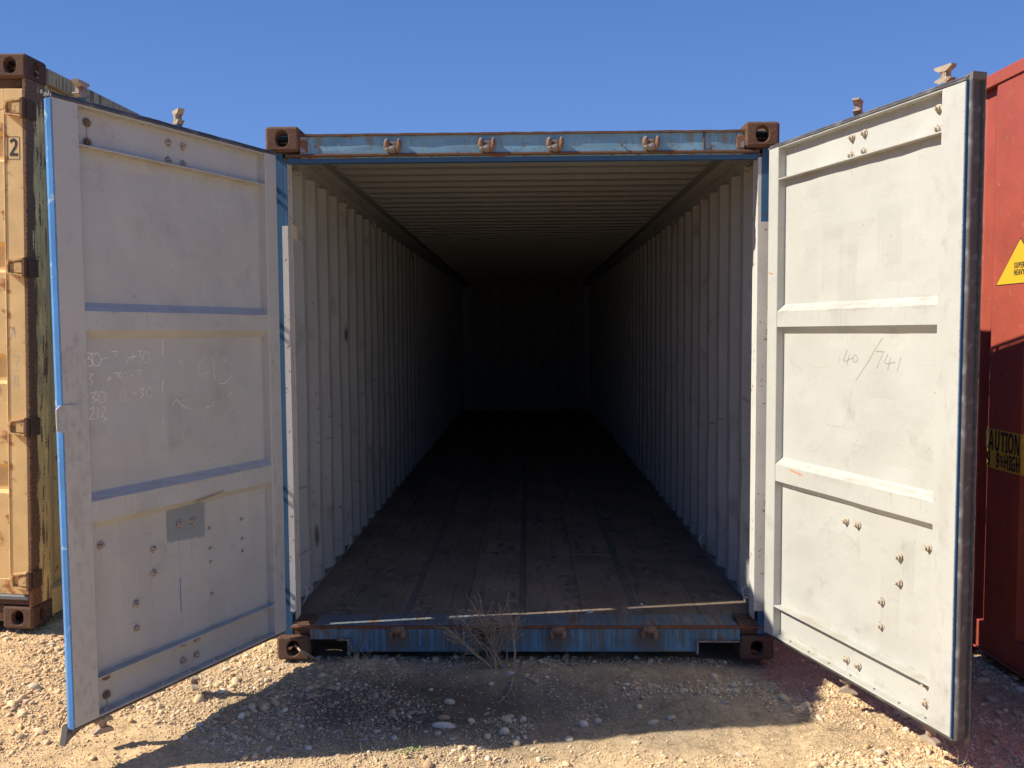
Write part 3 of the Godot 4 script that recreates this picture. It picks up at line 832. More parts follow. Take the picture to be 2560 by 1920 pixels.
# ------------------------------------------------------------------ the open container in the middle
func blue_container(cl: Mesh, cr: Mesh) -> void:
	var c := thing("shipping_container", Vector3.ZERO, "open empty blue shipping container with pale inside and both doors swung wide", "container")
	var L := 12.19
	for s in [-1.0, 1.0]:
		var mesh := cr if s > 0.0 else cl
		var other := cl if s > 0.0 else cr
		place_casting(c, mesh, Vector3(s * 1.219, 2.591, 0), s)
		place_casting(c, other, Vector3(s * 1.219, 0, 0), s, true)
		place_casting(c, other, Vector3(s * 1.219, 2.591, -L), s, false, true)
		place_casting(c, mesh, Vector3(s * 1.219, 0, -L), s, true, true)
		# corner post
		var post := MB.new()
		post.prism(PackedVector2Array([Vector2(s * 1.2185, -0.032), Vector2(s * 1.147, -0.032), Vector2(s * 1.147, -0.040), Vector2(s * 1.19, -0.042), Vector2(s * 1.208, -0.06), Vector2(s * 1.208, -0.15), Vector2(s * 1.2185, -0.15)]), Vector3.RIGHT, Vector3.BACK, Vector3.UP, 0.119, 2.472)
		var bi := 1.127 if s < 0.0 else 1.1425
		post.prism(PackedVector2Array([Vector2(s * 1.1468, -0.0325), Vector2(s * bi, -0.0325), Vector2(s * bi, -0.0395), Vector2(s * 1.1468, -0.0395)]), Vector3.RIGHT, Vector3.BACK, Vector3.UP, 2.126, 2.43)
		var po := part("corner_post", post, M.blue, c)
		var inner := MB.new()
		var wx := 1.155 if s < 0.0 else 1.196
		inner.prism(PackedVector2Array([Vector2(s * wx, -0.0312), Vector2(s * 1.127, -0.0312), Vector2(s * 1.127, -0.0395), Vector2(s * 1.1468, -0.0395), Vector2(s * 1.1468, -0.0318), Vector2(s * wx, -0.0318)]), Vector3.RIGHT, Vector3.BACK, Vector3.UP, 0.235, 2.1258)
		if s > 0.0:
			inner.prism(PackedVector2Array([Vector2(1.1423, -0.0325), Vector2(1.127, -0.0325), Vector2(1.127, -0.0395), Vector2(1.1423, -0.0395)]), Vector3.RIGHT, Vector3.BACK, Vector3.UP, 2.126, 2.43)
		# the return of the post: a rolled lip that runs back to the side wall
		inner.sheet([Vector2(s * 1.129, -0.039), Vector2(s * 1.127, -0.06), Vector2(s * 1.127, -0.105), Vector2(s * 1.133, -0.112)], Vector3.RIGHT, Vector3.BACK, Vector3.UP, 0.19, 2.47, Vector3(-s, 0, 0), 0.004)
		inner.tube([Vector3(s * 1.137, 0.19, -0.118), Vector3(s * 1.137, 2.47, -0.118)], 0.011, 0.011, 12)
		inner.sheet([Vector2(s * 1.141, -0.128), Vector2(s * 1.168, -0.185), Vector2(s * 1.168, -0.21)], Vector3.RIGHT, Vector3.BACK, Vector3.UP, 0.19, 2.47, Vector3(-s, 0, 0.3), 0.004)
		part("post_lining", inner, M.post_white, po, "chipped pale paint on the inner part of the post")
		for y in [0.34, 0.85, 1.65, 2.30]:   # hinge lugs, pin and blade
			var hg := MB.new()
			var hx: float = s * 1.206
			hg.box(Vector3(hx - 0.012, y + 0.022, -0.034), Vector3(hx + 0.012, y + 0.031, 0.004), 0.002)
			hg.box(Vector3(hx - 0.012, y - 0.031, -0.034), Vector3(hx + 0.012, y - 0.022, 0.004), 0.002)
			hg.tube([Vector3(hx, y - 0.036, -0.010), Vector3(hx, y + 0.036, -0.010)], 0.006, 0.006, 10)
			hg.box(Vector3(hx - 0.009, y - 0.021, -0.018), Vector3(hx + 0.009, y + 0.021, 0.010), 0.003)
			part("hinge", hg, M.rust_pale, c)
		# side wall
		var w := MB.new()
		w.planar = true
		w.ux = Vector3(0, 0, -1.0 / 6.0)
		w.u0 = 0.0 if s < 0.0 else 0.37
		w.vx = Vector3(0, -1.0 / 2.5, 0)
		w.v0 = 1.0
		var prof := corrugation(-0.205, -L + 0.2, 0.2785, 0.036, 0.058)
		var pts := []
		for p in prof:
			pts.append(Vector2(p.x, 1.168 + p.y))
		var dent := noise(60 if s < 0.0 else 61, 0.9, 3)
		var wl := [0.19, 0.3, 0.42, 0.54, 0.68, 0.82, 1.0, 1.2, 1.5, 1.9, 2.3, 2.462]
		for k in pts.size() - 1:
			for j in wl.size() - 1:
				var q := []
				for e in [[k, j], [k + 1, j], [k + 1, j + 1], [k, j + 1]]:
					var p: Vector2 = pts[e[0]]
					var y: float = wl[e[1]]
					var amp := 0.0 if e[1] == 0 or e[1] == wl.size() - 1 else 0.011 * smoothstep(2.2, 0.6, y) + 0.003
					q.append(Vector3(s * (p.y + amp * maxf(-0.2, dent.get_noise_2d(p.x, y * 1.6))), y, p.x))
				w.quad(q[0], q[1], q[2], q[3], Vector3(-s, 0, 0))
		# closing lips above the inward flats
		var k2 := 0
		while k2 < pts.size() - 1:
			var a: Vector2 = pts[k2]
			var b: Vector2 = pts[k2 + 1]
			for y in [2.462, 0.19]:
				var o := Vector3(0, 0.006 if y > 1.0 else -0.006, 0)
				w.quad(Vector3(s * a.y, y, a.x), Vector3(s * b.y, y, b.x), Vector3(s * 1.204, y, b.x) + o, Vector3(s * 1.204, y, a.x) + o, Vector3.UP if y > 1.0 else Vector3.DOWN)
			k2 += 1
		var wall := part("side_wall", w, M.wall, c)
		var outw := MB.new()
		for k in pts.size() - 1:
			var a := Vector3(s * (pts[k].y + 0.012), 0, pts[k].x)
			var b := Vector3(s * (pts[k + 1].y + 0.012), 0, pts[k + 1].x)
			outw.quad(a + Vector3(0, 0.195, 0), b + Vector3(0, 0.195, 0), b + Vector3(0, 2.45, 0), a + Vector3(0, 2.45, 0), Vector3(s, 0, 0))
		part("outer_skin", outw, M.blue, wall)
		var rail := MB.new()
		rail.box(Vector3(minf(s * 1.2055, s * 1.217), 2.455, -L + 0.178), Vector3(maxf(s * 1.2055, s * 1.217), 2.575, -0.178), 0.002)
		rail.box(Vector3(minf(s * 1.09, s * 1.204), CEIL_Y + 0.006, -L + 0.178), Vector3(maxf(s * 1.09, s * 1.204), CEIL_Y + 0.014, -0.15), 0.0)
		part("top_rail", rail, M.inside, c)
		var br := MB.new()
		br.box(Vector3(minf(s * 1.176, s * 1.218), 0.05, -L + 0.178), Vector3(maxf(s * 1.176, s * 1.218), 0.188, -0.178), 0.003)
		part("bottom_rail", br, M.dirt_and_shade, c)
		for z in [-0.32, -1.46, -2.55]:   # lashing rings under the top rail
			var ring := MB.new()
			var q := []
			for k in 13:
				var a := TAU * k / 12.0
				q.append(Vector3(s * (1.150 - 0.010 * sin(a)), 2.437 + 0.020 * cos(a), z - 0.006 * sin(a) + 0.010 * cos(a)))
			ring.tube(q, 0.003, 0.003, 6, false)
			part("lashing_ring", ring, M.rust_pale, c)
		for z in [-0.30, -1.42]:
			var ring := MB.new()
			ring.tube([Vector3(s * 1.160, 0.20, z), Vector3(s * 1.138, 0.235, z + 0.02), Vector3(s * 1.138, 0.262, z), Vector3(s * 1.165, 0.285, z - 0.01)], 0.004, 0.004, 6)
			part("lashing_ring", ring, M.post_white, c)
	# stickers and marks on the left wall
	var tape := MB.new()
	tape.prism(PackedVector2Array([Vector2(-0.355, 2.083), Vector2(-0.262, 2.092), Vector2(-0.262, 2.166), Vector2(-0.352, 2.156)]), Vector3.BACK, Vector3.UP, Vector3.RIGHT, -1.1675, -1.1668)
	part("masking_tape", tape, flat(lin(0.72, 0.63, 0.43), 0.8), c, "small beige strip of tape on the left wall")
	# roof panel with pressed ribs across it
	var roof := MB.new()
	var z := -0.155
	var rows := [[0.0, 0.0], [0.006, 1.0], [0.075, 1.0], [0.10, 0.0], [0.16, 0.0], [0.2075, 0.0]]
	var xs := [-1.10, -1.055, -1.0, 1.0, 1.055, 1.10]
	var dx := [0.0, 0.0, 1.0, 1.0, 0.0, 0.0]
	while z > -L + 0.3:
		for k in rows.size() - 1:
			for j in 5:
				var q := []
				for e in [[k, j], [k + 1, j], [k + 1, j + 1], [k, j + 1]]:
					q.append(Vector3(xs[e[1]], CEIL_Y - 0.032 * rows[e[0]][1] * dx[e[1]], z - rows[e[0]][0]))
				roof.quad(q[0], q[1], q[2], q[3], Vector3.DOWN)
		z -= 0.2075
	roof.quad(Vector3(-1.1, CEIL_Y, z), Vector3(1.1, CEIL_Y, z), Vector3(1.1, CEIL_Y, -L + 0.1), Vector3(-1.1, CEIL_Y, -L + 0.1), Vector3.DOWN)
	roof.quad(Vector3(-1.1, CEIL_Y, -0.05), Vector3(1.1, CEIL_Y, -0.05), Vector3(1.1, CEIL_Y, -0.155), Vector3(-1.1, CEIL_Y, -0.155), Vector3.DOWN)
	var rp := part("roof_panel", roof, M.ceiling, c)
	var top := MB.new()
	top.box(Vector3(-1.2, CEIL_Y + 0.016, -L + 0.05), Vector3(1.2, CEIL_Y + 0.022, -0.05))
	part("outer_skin", top, M.blue, rp)
	# end wall
	var ew := MB.new()
	var x := -1.17
	var ep := [Vector2(-1.218, -L + 0.22), Vector2(-1.19, -L + 0.06)]
	while x < 1.0:
		ep.append(Vector2(x, -L + 0.06)); ep.append(Vector2(x + 0.06, -L + 0.1)); ep.append(Vector2(x + 0.17, -L + 0.1)); ep.append(Vector2(x + 0.23, -L + 0.06))
		x += 0.262
	ep.append(Vector2(1.19, -L + 0.06)); ep.append(Vector2(1.218, -L + 0.22))
	ew.sheet(ep, Vector3.RIGHT, Vector3.BACK, Vector3.UP, 0.12, 2.55, Vector3.BACK, 0.004)
	part("end_wall", ew, M.dirt_and_shade, c)  # painted darker than the side walls so the far end reads as shade
	# floor: plywood boards between steel strips
	var rng := RandomNumberGenerator.new()
	rng.seed = 77
	var lanes := [[-1.178, -0.951], [-0.949, -0.6225], [-0.5875, -0.301], [-0.299, -0.0275], [0.0085, 0.299], [0.301, 0.5585], [0.5955, 0.901], [0.903, 1.178]]
	var woods := [M.wood_a, M.wood_b, M.wood_c]
	for k in lanes.size():
		var z0 := -0.185
		var n := 0
		while z0 > -L + 0.3:
			var z1 := maxf(z0 - (1.2 if n == 0 and k % 2 == 1 else 2.4), -L + 0.12)
			var b := MB.new()
			b.planar = true
			b.ux = Vector3(0.9, 0, 0)
			b.vx = Vector3(0, 0, 0.42)
			b.u0 = rng.randf() * 3.0
			b.v0 = rng.randf() * 3.0
			var sag := rng.randf_range(-0.0012, 0.0012)
			b.box(Vector3(lanes[k][0], FLOOR_Y - 0.028, z1 + 0.002), Vector3(lanes[k][1], FLOOR_Y + sag, z0 - 0.001), 0.0018)
			part("floor_board", b, woods[rng.randi() % 3], c)
			z0 = z1
			n += 1
	for q in [[-0.6215, -0.5885], [-0.0265, 0.0075], [0.5595, 0.5945]]:
		var b := MB.new()
		b.box(Vector3(q[0], FLOOR_Y - 0.03, -L + 0.12), Vector3(q[1], FLOOR_Y - 0.0005, -0.186), 0.001)
		part("floor_strip", b, M.strip, c)
	var under := MB.new()
	under.box(Vector3(-1.175, 0.06, -L + 0.12), Vector3(1.175, FLOOR_Y - 0.032, -0.19))
	part("underframe", under, M.steel_dark, c)
	# scraps on the floor
	# sill
	var sill := MB.new()
	sill.planar = true
	sill.ux = Vector3(1.0 / 2.4, 0, 0)
	sill.u0 = 0.5
	sill.vx = Vector3(0, -1.0 / 0.16, 0.0)
	sill.v0 = 1.09
	sill.prism(PackedVector2Array([Vector2(-1.056, 0.165), Vector2(-1.056, 0.1), Vector2(-0.862, 0.1), Vector2(-0.862, 0.038), Vector2(0.846, 0.038), Vector2(0.846, 0.094), Vector2(1.056, 0.094), Vector2(1.056, 0.165)]), Vector3.RIGHT, Vector3.UP, Vector3.BACK, -0.19, -0.016)
	var so := part("door_sill", sill, M.sill, c)
	var lip := MB.new()
	lip.box(Vector3(-1.15, 0.153, -0.030), Vector3(1.15, 0.1665, -0.0085), 0.003)
	part("sill_lip", lip, M.rust_orange, so, "rusty lip along the top of the sill")
	var plate := MB.new()
	plate.box(Vector3(-1.146, 0.15, -0.183), Vector3(1.146, 0.1685, -0.0305), 0.002)
	part("sill_plate", plate, M.sill_plate, so)
	for s in [-1.0, 1.0]:
		var ang := MB.new()
		if s < 0.0:
			ang.box(Vector3(-0.922, 0.0985, -0.06), Vector3(-0.857, 0.1075, 0.006), 0.002)
			ang.box(Vector3(-0.8685, 0.028, -0.06), Vector3(-0.857, 0.0982, 0.006), 0.002)
		else:
			ang.box(Vector3(0.842, 0.0885, -0.06), Vector3(1.05, 0.097, 0.003), 0.002)
			ang.box(Vector3(0.842, 0.028, -0.06), Vector3(0.853, 0.0882, 0.003), 0.002)
		part("pocket_edge", ang, M.keeper, so, "steel angle round the lifting pocket")
		var foot := MB.new()
		foot.prism(PackedVector2Array([Vector2(-0.034, 0.119), Vector2(-0.034, 0.178), Vector2(-0.05, 0.186), Vector2(-0.15, 0.186), Vector2(-0.15, 0.119)]), Vector3.BACK, Vector3.UP, Vector3.RIGHT, minf(s * 1.05, s * 1.2), maxf(s * 1.05, s * 1.2))
		foot.box(Vector3(minf(s * 1.052, s * 1.12), 0.136, -0.036), Vector3(maxf(s * 1.052, s * 1.12), 0.176, -0.018), 0.004)
		part("post_foot", foot, M.rust, c)
	for x4 in [-0.62, -0.185, 0.166, 0.611]:
		var b := Basis(Vector3.RIGHT, PI).rotated(Vector3.UP, 0.0)
		shared("cam_keeper", M.keeper_mesh_low, Transform3D(Basis(Vector3.BACK, PI), Vector3(x4, 0.136, -0.016)), so)
	# header
	var hd := MB.new()
	hd.planar = true
	hd.ux = Vector3(1.0 / 2.2, 0, 0)
	hd.u0 = 0.5
	hd.vx = Vector3(0, -1.0 / 0.1, 0)
	hd.v0 = 25.55
	# slightly dented face
	var dn := noise(33, 2.2, 3)
	var cells := 88
	var ys := [2.462, 2.478, 2.495, 2.512, 2.53, 2.546]
	for k in cells:
		for j in ys.size() - 1:
			var q := []
			for e in [[k, j], [k + 1, j], [k + 1, j + 1], [k, j + 1]]:
				var xx := lerpf(-1.058, 1.058, e[0] / float(cells))
				q.append(Vector3(xx, ys[e[1]], -0.0215 + 0.0022 * dn.get_noise_2d(xx * 1.3, ys[e[1]] * 5.0) - 0.02 * (ys[e[1]] - 2.462)))
			hd.quad(q[0], q[1], q[2], q[3], Vector3.BACK)
	hd.box(Vector3(-1.058, 2.445, -0.13), Vector3(1.058, 2.560, -0.032), 0.002)
	var ho := part("door_header", hd, M.header, c)
	var hl := MB.new()
	var hn := noise(35, 6.0, 3)
	var m2 := 60
	for k in m2:
		var xa := lerpf(-1.058, 1.058, k / float(m2))
		var xb := lerpf(-1.058, 1.058, (k + 1) / float(m2))
		var ya := 2.552 + 0.0025 * hn.get_noise_1d(xa * 1.5)
		var yb := 2.552 + 0.0025 * hn.get_noise_1d(xb * 1.5)
		var za := -0.0125 + 0.0016 * hn.get_noise_1d(xa * 2.0 + 7.0)
		var zb := -0.0125 + 0.0016 * hn.get_noise_1d(xb * 2.0 + 7.0)
		hl.quad(Vector3(xa, ya - 0.006, za), Vector3(xb, yb - 0.006, zb), Vector3(xb, yb + 0.004, zb), Vector3(xa, ya + 0.004, za), Vector3.BACK)
		hl.quad(Vector3(xa, ya + 0.004, za), Vector3(xb, yb + 0.004, zb), Vector3(xb, 2.563, -0.13), Vector3(xa, 2.563, -0.13), Vector3.UP)
		hl.quad(Vector3(xa, ya - 0.006, za), Vector3(xb, yb - 0.006, zb), Vector3(xb, 2.546, -0.05), Vector3(xa, 2.546, -0.05), Vector3.DOWN)
	part("header_lip", hl, M.rust, ho, "rusty upper edge of the header")
	var hb := MB.new()
	hb.box(Vector3(-1.12, 2.4495, -0.034), Vector3(1.12, 2.4625, -0.0125), 0.003)
	part("header_lip", hb, M.rust, ho, "rusty lower edge of the header")
	var hu := MB.new()
	hu.box(Vector3(-1.1265, 2.424, -0.075), Vector3(1.1265, 2.4492, -0.036), 0.002)
	part("drip_strip", hu, M.blue_deep, ho)
	for x4 in [-0.611, -0.163, 0.16, 0.614]:
		shared("cam_keeper", M.keeper_mesh, Transform3D(Basis.IDENTITY, Vector3(x4, 2.4965, -0.022)), ho)
	var pin := MB.new()
	pin.tube([Vector3(0.476, 2.492, -0.03), Vector3(0.476, 2.495, 0.012)], 0.0045, 0.0045, 8)
	part("pin", pin, M.keeper, ho)
	for s in [-1.0, 1.0]:   # weld-on end plates beside the castings
		var ep2 := MB.new()
		ep2.box(Vector3(minf(s * 1.02, s * 1.057), 2.47, -0.03), Vector3(maxf(s * 1.02, s * 1.057), 2.545, -0.015), 0.002)
		part("end_plate", ep2, M.keeper, ho)
	var seam := MB.new()
	seam.tube([Vector3(0.868, 2.465, -0.0205), Vector3(0.867, 2.51, -0.021), Vector3(0.868, 2.546, -0.0225)], 0.0055, 0.0055, 8)
	part("weld_seam", seam, M.rust, ho)
	blue_door(c, -1.0, Vector3(-1.163, 0, 0.0143), 0.4347)
	blue_door(c, 1.0, Vector3(1.160, 0, 0.0253), 0.3124)

func keeper_shape(m: Material) -> Mesh:
	# a cast hook: two worn prongs on a curved bed
	var rng := RandomNumberGenerator.new()
	rng.seed = 14
	var k := MB.new()
	k.box(Vector3(-0.036, -0.033, -0.004), Vector3(0.036, -0.006, 0.040), 0.011)
	k.lump(Vector3(-0.026, 0.004, 0.02), Vector3(0.0145, 0.024, 0.024), rng, 2, 0.18)
	k.lump(Vector3(0.029, 0.006, 0.016), Vector3(0.0115, 0.027, 0.021), rng, 2, 0.18)
	k.lump(Vector3(0.0, -0.016, 0.02), Vector3(0.03, 0.02, 0.024), rng, 2, 0.15)
	k.box(Vector3(-0.02, -0.01, -0.006), Vector3(0.022, 0.022, 0.008), 0.005)
	return k.mesh(m)

func cam_shape(m: Material) -> Mesh:
	# a forged anvil-shaped locking cam, upright, standing on its rod end
	var k := MB.new()
	k.tube([Vector3(0, -0.02, 0), Vector3(0, 0.01, 0), Vector3(0, 0.03, 0), Vector3(0, 0.05, 0), Vector3(0, 0.066, 0)], 0.02, 0.017, 10)
	k.prism(PackedVector2Array([Vector2(-0.045, 0.022), Vector2(-0.014, 0.008), Vector2(0.014, 0.008), Vector2(0.045, 0.022), Vector2(0.043, 0.027), Vector2(0.016, 0.034), Vector2(-0.016, 0.034), Vector2(-0.043, 0.027)]), Vector3.RIGHT, Vector3.UP, Vector3.BACK, -0.016, 0.018)
	k.prism(PackedVector2Array([Vector2(-0.047, 0.082), Vector2(-0.045, 0.072), Vector2(-0.016, 0.056), Vector2(0.016, 0.056), Vector2(0.047, 0.073), Vector2(0.046, 0.082)]), Vector3.RIGHT, Vector3.UP, Vector3.BACK, -0.015, 0.019)
	k.prism(PackedVector2Array([Vector2(-0.016, 0.03), Vector2(0.014, 0.03), Vector2(0.016, 0.058), Vector2(-0.013, 0.058)]), Vector3.RIGHT, Vector3.UP, Vector3.BACK, -0.018, 0.014)
	return k.mesh(m)

# ------------------------------------------------------------------ the yellow container on the left
func ribbon(mb: MB, pts: Array, w: float, xf: Transform3D) -> void:
	mb.xf = xf
	for k in pts.size() - 1:
		var a := Vector3(pts[k].x, pts[k].y, 0)
		var b := Vector3(pts[k + 1].x, pts[k + 1].y, 0)
		var o := (b - a).cross(Vector3.BACK).normalized() * w * 0.5
		mb.quad(a - o, a + o, b + o, b - o, Vector3.BACK)

func yellow_container(cr: Mesh, cl: Mesh) -> void:
	var c := thing("shipping_container", Vector3(-2.517, 0.1, -0.15), "rusty yellow shipping container at the left edge, with the number 2 plate on its door", "container")
	c.rotation = Vector3(0, -0.055, -0.0275)
	var L := 12.19
	var W := 2.438
	var H := 2.896
	for s in [1.0, -1.0]:
		var x: float = 0.0 if s > 0.0 else -W
		place_casting(c, cr if s > 0.0 else cl, Vector3(x, H, 0), s)
		place_casting(c, cl if s > 0.0 else cr, Vector3(x, 0, 0), s, true)
		place_casting(c, cl if s > 0.0 else cr, Vector3(x, H, -L), s, false, true)
		place_casting(c, cr if s > 0.0 else cl, Vector3(x, 0, -L), s, true, true)
		var post := MB.new()
		var sx := -1.0 if s > 0.0 else 1.0
		post.planar = true
		post.ux = Vector3(sx * 3.6, 0, -3.6)
		post.u0 = 0.05 - sx * 3.6 * x
		post.vx = Vector3(0, -1.0 / 2.8, 0)
		post.v0 = 1.0
		var xx := func(d: float) -> float: return x + sx * d
		post.prism(PackedVector2Array([Vector2(xx.call(0.004), -0.012), Vector2(xx.call(0.008), -0.0055), Vector2(xx.call(0.021), -0.005), Vector2(xx.call(0.021), -0.06), Vector2(xx.call(0.03), -0.15), Vector2(xx.call(0.003), -0.16)]), Vector3.RIGHT, Vector3.BACK, Vector3.UP, 0.118, H - 0.118)
		part("corner_post", post, M.peeling, c, "post of flaking olive paint with dark rust at its edge")
	# header and sill across the front
	var hd := MB.new()
	hd.box(Vector3(-W + 0.163, H - 0.115, -0.15), Vector3(-0.163, H - 0.012, -0.02), 0.004)
	hd.box(Vector3(-W + 0.03, H - 0.165, -0.12), Vector3(-0.03, H - 0.117, -0.035), 0.003)
	part("door_header", hd, M.rust, c)
	var sl := MB.new()
	sl.box(Vector3(-W + 0.163, 0.03, -0.15), Vector3(-0.163, 0.12, -0.02), 0.004)
	sl.box(Vector3(-W + 0.022, 0.125, -0.12), Vector3(-0.022, 0.150, -0.01), 0.003)
	part("door_sill", sl, M.rust, c)
	# the doors with level pressed ribs
	for leaf in 2:
		var x1 := -0.024 - leaf * 1.2
		var x0 := x1 - 1.185
		var d := MB.new()
		d.box(Vector3(x1 - 0.096, 0.178, -0.06), Vector3(x1, H - 0.17, -0.010), 0.003)
		d.box(Vector3(x0, 0.178, -0.06), Vector3(x0 + 0.096, H - 0.17, -0.010), 0.003)
		d.box(Vector3(x0 + 0.096, 0.178, -0.06), Vector3(x1 - 0.0962, 0.26, -0.012), 0.003)
		d.box(Vector3(x0 + 0.096, H - 0.27, -0.06), Vector3(x1 - 0.0962, H - 0.17, -0.012), 0.003)
		var o := part("door", d, M.yellow, c)
		var p := MB.new()
		var prof := [Vector2(0.26, -0.014)]
		for y in [0.30, 0.86, 1.42, 1.97]:
			prof += [Vector2(y, -0.014), Vector2(y + 0.40, -0.014), Vector2(y + 0.415, -0.046), Vector2(y + 0.53, -0.046), Vector2(y + 0.552, -0.014)]
		prof.append(Vector2(H - 0.27, -0.014))
		p.sheet(prof, Vector3.UP, Vector3.BACK, Vector3.RIGHT, x0 + 0.0962, x1 - 0.0964, Vector3.BACK, 0.003)
		part("door_panel", p, M.yellow, o)
		var weld := MB.new()
		weld.tube([Vector3(x1 - 0.0975, 0.26, -0.0095), Vector3(x1 - 0.0970, 1.4, -0.0095), Vector3(x1 - 0.0975, H - 0.27, -0.0095)], 0.003, 0.003, 6)
		part("weld_seam", weld, M.yellow_light, o)
	var seal := MB.new()
	seal.box(Vector3(-0.0235, 0.17, -0.04), Vector3(-0.0212, H - 0.165, -0.007), 0.0005)
	seal.box(Vector3(-W + 0.022, 0.1515, -0.05), Vector3(-0.022, 0.1775, 0.002), 0.006)
	part("rubber_seal", seal, M.seal_grey, c, "grey seal round the door")
	# hinges
	var ys := [2.628, 1.845, 1.043, 0.254]
	for k in 4:
		var h := MB.new()
		h.xf = Transform3D(Basis.IDENTITY, Vector3(0, ys[k], 0))
		# blade: two cheeks and a raised block, wrapping to the pin
		h.prism(PackedVector2Array([Vector2(-0.104, -0.03), Vector2(-0.108, 0.012), Vector2(-0.096, 0.036), Vector2(-0.022, 0.046), Vector2(-0.022, 0.038), Vector2(-0.09, 0.028), Vector2(-0.098, 0.006), Vector2(-0.094, -0.026), Vector2(-0.022, -0.034), Vector2(-0.022, -0.042)]), Vector3.RIGHT, Vector3.UP, Vector3.BACK, -0.009, 0.017)
		h.box(Vector3(-0.066, -0.027, -0.009), Vector3(-0.022, 0.03, 0.014), 0.004)
		h.box(Vector3(-0.096, -0.034, -0.0095), Vector3(-0.022, 0.038, 0.001), 0.003)
		h.prism(PackedVector2Array([Vector2(-0.096, -0.034), Vector2(-0.022, -0.042), Vector2(-0.022, -0.072)]), Vector3.RIGHT, Vector3.UP, Vector3.BACK, -0.0095, -0.003)
		var o := part("hinge", h, M.yellow_rusty, c)
		var pn := MB.new()
		pn.tube([Vector3(-0.011, ys[k] - 0.05, 0.006), Vector3(-0.011, ys[k] + 0.05, 0.006)], 0.0115, 0.0115, 12)
		part("hinge_pin", pn, M.rust, o)
		var lug := MB.new()
		lug.box(Vector3(0.0005, ys[k] - 0.048, -0.05), Vector3(0.006, ys[k] + 0.048, -0.003), 0.002)
		lug.box(Vector3(-0.004, ys[k] - 0.044, -0.075), Vector3(0.0075, ys[k] + 0.044, -0.052), 0.002)
		part("hinge_lug", lug, M.rust_dark, o)
	# number plate
	var np := MB.new()
	var P := [[-0.1055, 2.381, -0.0425, 2.3825], [-0.1055, 2.4905, -0.0425, 2.492], [-0.1055, 2.3827, -0.104, 2.4903], [-0.044, 2.3827, -0.0425, 2.4903]]
	for q in P:
		np.box(Vector3(q[0], q[1], -0.0098), Vector3(q[2], q[3], -0.0088))
	var plate := part("number_frame", np, M.black, c, "thin black frame round the number 2")
	text("2", 0.118, Vector3(-0.0738, 2.4368, -0.0096), Basis.IDENTITY, Vector3(0.74, 1, 1), M.black, plate, "number_two")
	# chalk on the stile and on the post
	var ch := MB.new()
	var A := [[Vector2(-0.022, -0.02), Vector2(-0.006, 0.045), Vector2(0.004, 0.01), Vector2(-0.014, 0.004)], [Vector2(-0.018, 0.03), Vector2(0.012, 0.008)], [Vector2(-0.004, 0.044), Vector2(0.003, -0.012)]]
	var B := [[Vector2(-0.02, 0.032), Vector2(0.016, 0.032), Vector2(0.002, -0.02)], [Vector2(-0.02, -0.04), Vector2(0.018, -0.044)], [Vector2(-0.012, -0.075), Vector2(0.008, -0.068), Vector2(0.012, -0.08)], [Vector2(-0.008, -0.075), Vector2(-0.012, -0.125)], [Vector2(0.01, -0.08), Vector2(0.006, -0.122), Vector2(0.018, -0.115)]]
	for st in A:
		ribbon(ch, st, 0.0026, Transform3D(Basis.IDENTITY, Vector3(-0.082, 1.505, -0.0094)))
	for st in B:
		ribbon(ch, st, 0.0026, Transform3D(Basis.IDENTITY, Vector3(-0.078, 1.372, -0.0094)))
	var side := Basis(Vector3(0, 0, -1), Vector3.UP, Vector3.RIGHT)
	for st in A:
		ribbon(ch, st, 0.0028, Transform3D(side, Vector3(-0.0032, 1.47, -0.105)))
	for st in B:
		ribbon(ch, st, 0.0028, Transform3D(side, Vector3(-0.0032, 1.34, -0.105)))
	part("chalk_writing", ch, M.chalk, c)
	# the long side towards the blue container, its rails
	for s in [0, 1]:
		var x: float = -0.03 if s == 0 else -W + 0.03
		var w := MB.new()
		var prof := []
		for p in corrugation(-0.16, -L + 0.16, 0.278, 0.03, 0.06):
			prof.append(Vector2(x - p.y * (1 if s == 0 else -1), p.x))
		w.sheet(prof, Vector3.RIGHT, Vector3.BACK, Vector3.UP, 0.15, H - 0.06, Vector3.RIGHT if s == 0 else Vector3.LEFT, 0.003)
		part("side_wall", w, M.yellow, c)
		var r := MB.new()
		r.box(Vector3(x - 0.03, H - 0.095, -L + 0.178), Vector3(x + 0.027, H - 0.02, -0.178), 0.003)
		r.planar = false
		part("top_rail", r, M.peeling_tri, c)
		var b := MB.new()
		b.box(Vector3(x - 0.03, 0.02, -L + 0.178), Vector3(x + 0.026, 0.16, -0.178), 0.003)
		part("bottom_rail", b, M.yellow, c)
	var rf := MB.new()
	rf.box(Vector3(-W + 0.05, H - 0.05, -L + 0.1), Vector3(-0.05, H - 0.035, -0.1))
	part("roof_panel", rf, M.yellow, c)
	var fl := MB.new()
	fl.box(Vector3(-W + 0.06, 0.1, -L + 0.1), Vector3(-0.06, 0.16, -0.07))
	part("floor_panel", fl, M.wood_a, c)
	var en := MB.new()
	en.box(Vector3(-W + 0.03, 0.1, -L + 0.05), Vector3(-0.03, H - 0.03, -L + 0.08))
	part("end_wall", en, M.yellow, c)

func text(what: String, size: float, at: Vector3, b: Basis, sc: Vector3, m: Material, parent: Node, called: String) -> void:
	var f := SystemFont.new()
	f.font_names = PackedStringArray(["Droid Sans"])
	f.font_weight = 700
	var t := TextMesh.new()
	t.text = what
	t.font = f
	t.font_size = 64
	t.pixel_size = size / 64.0
	t.depth = 0.0009
	t.material = m
	var o := MeshInstance3D.new()
	o.mesh = t
	o.transform = Transform3D(b.scaled_local(sc), at)
	hang(o, called, parent)

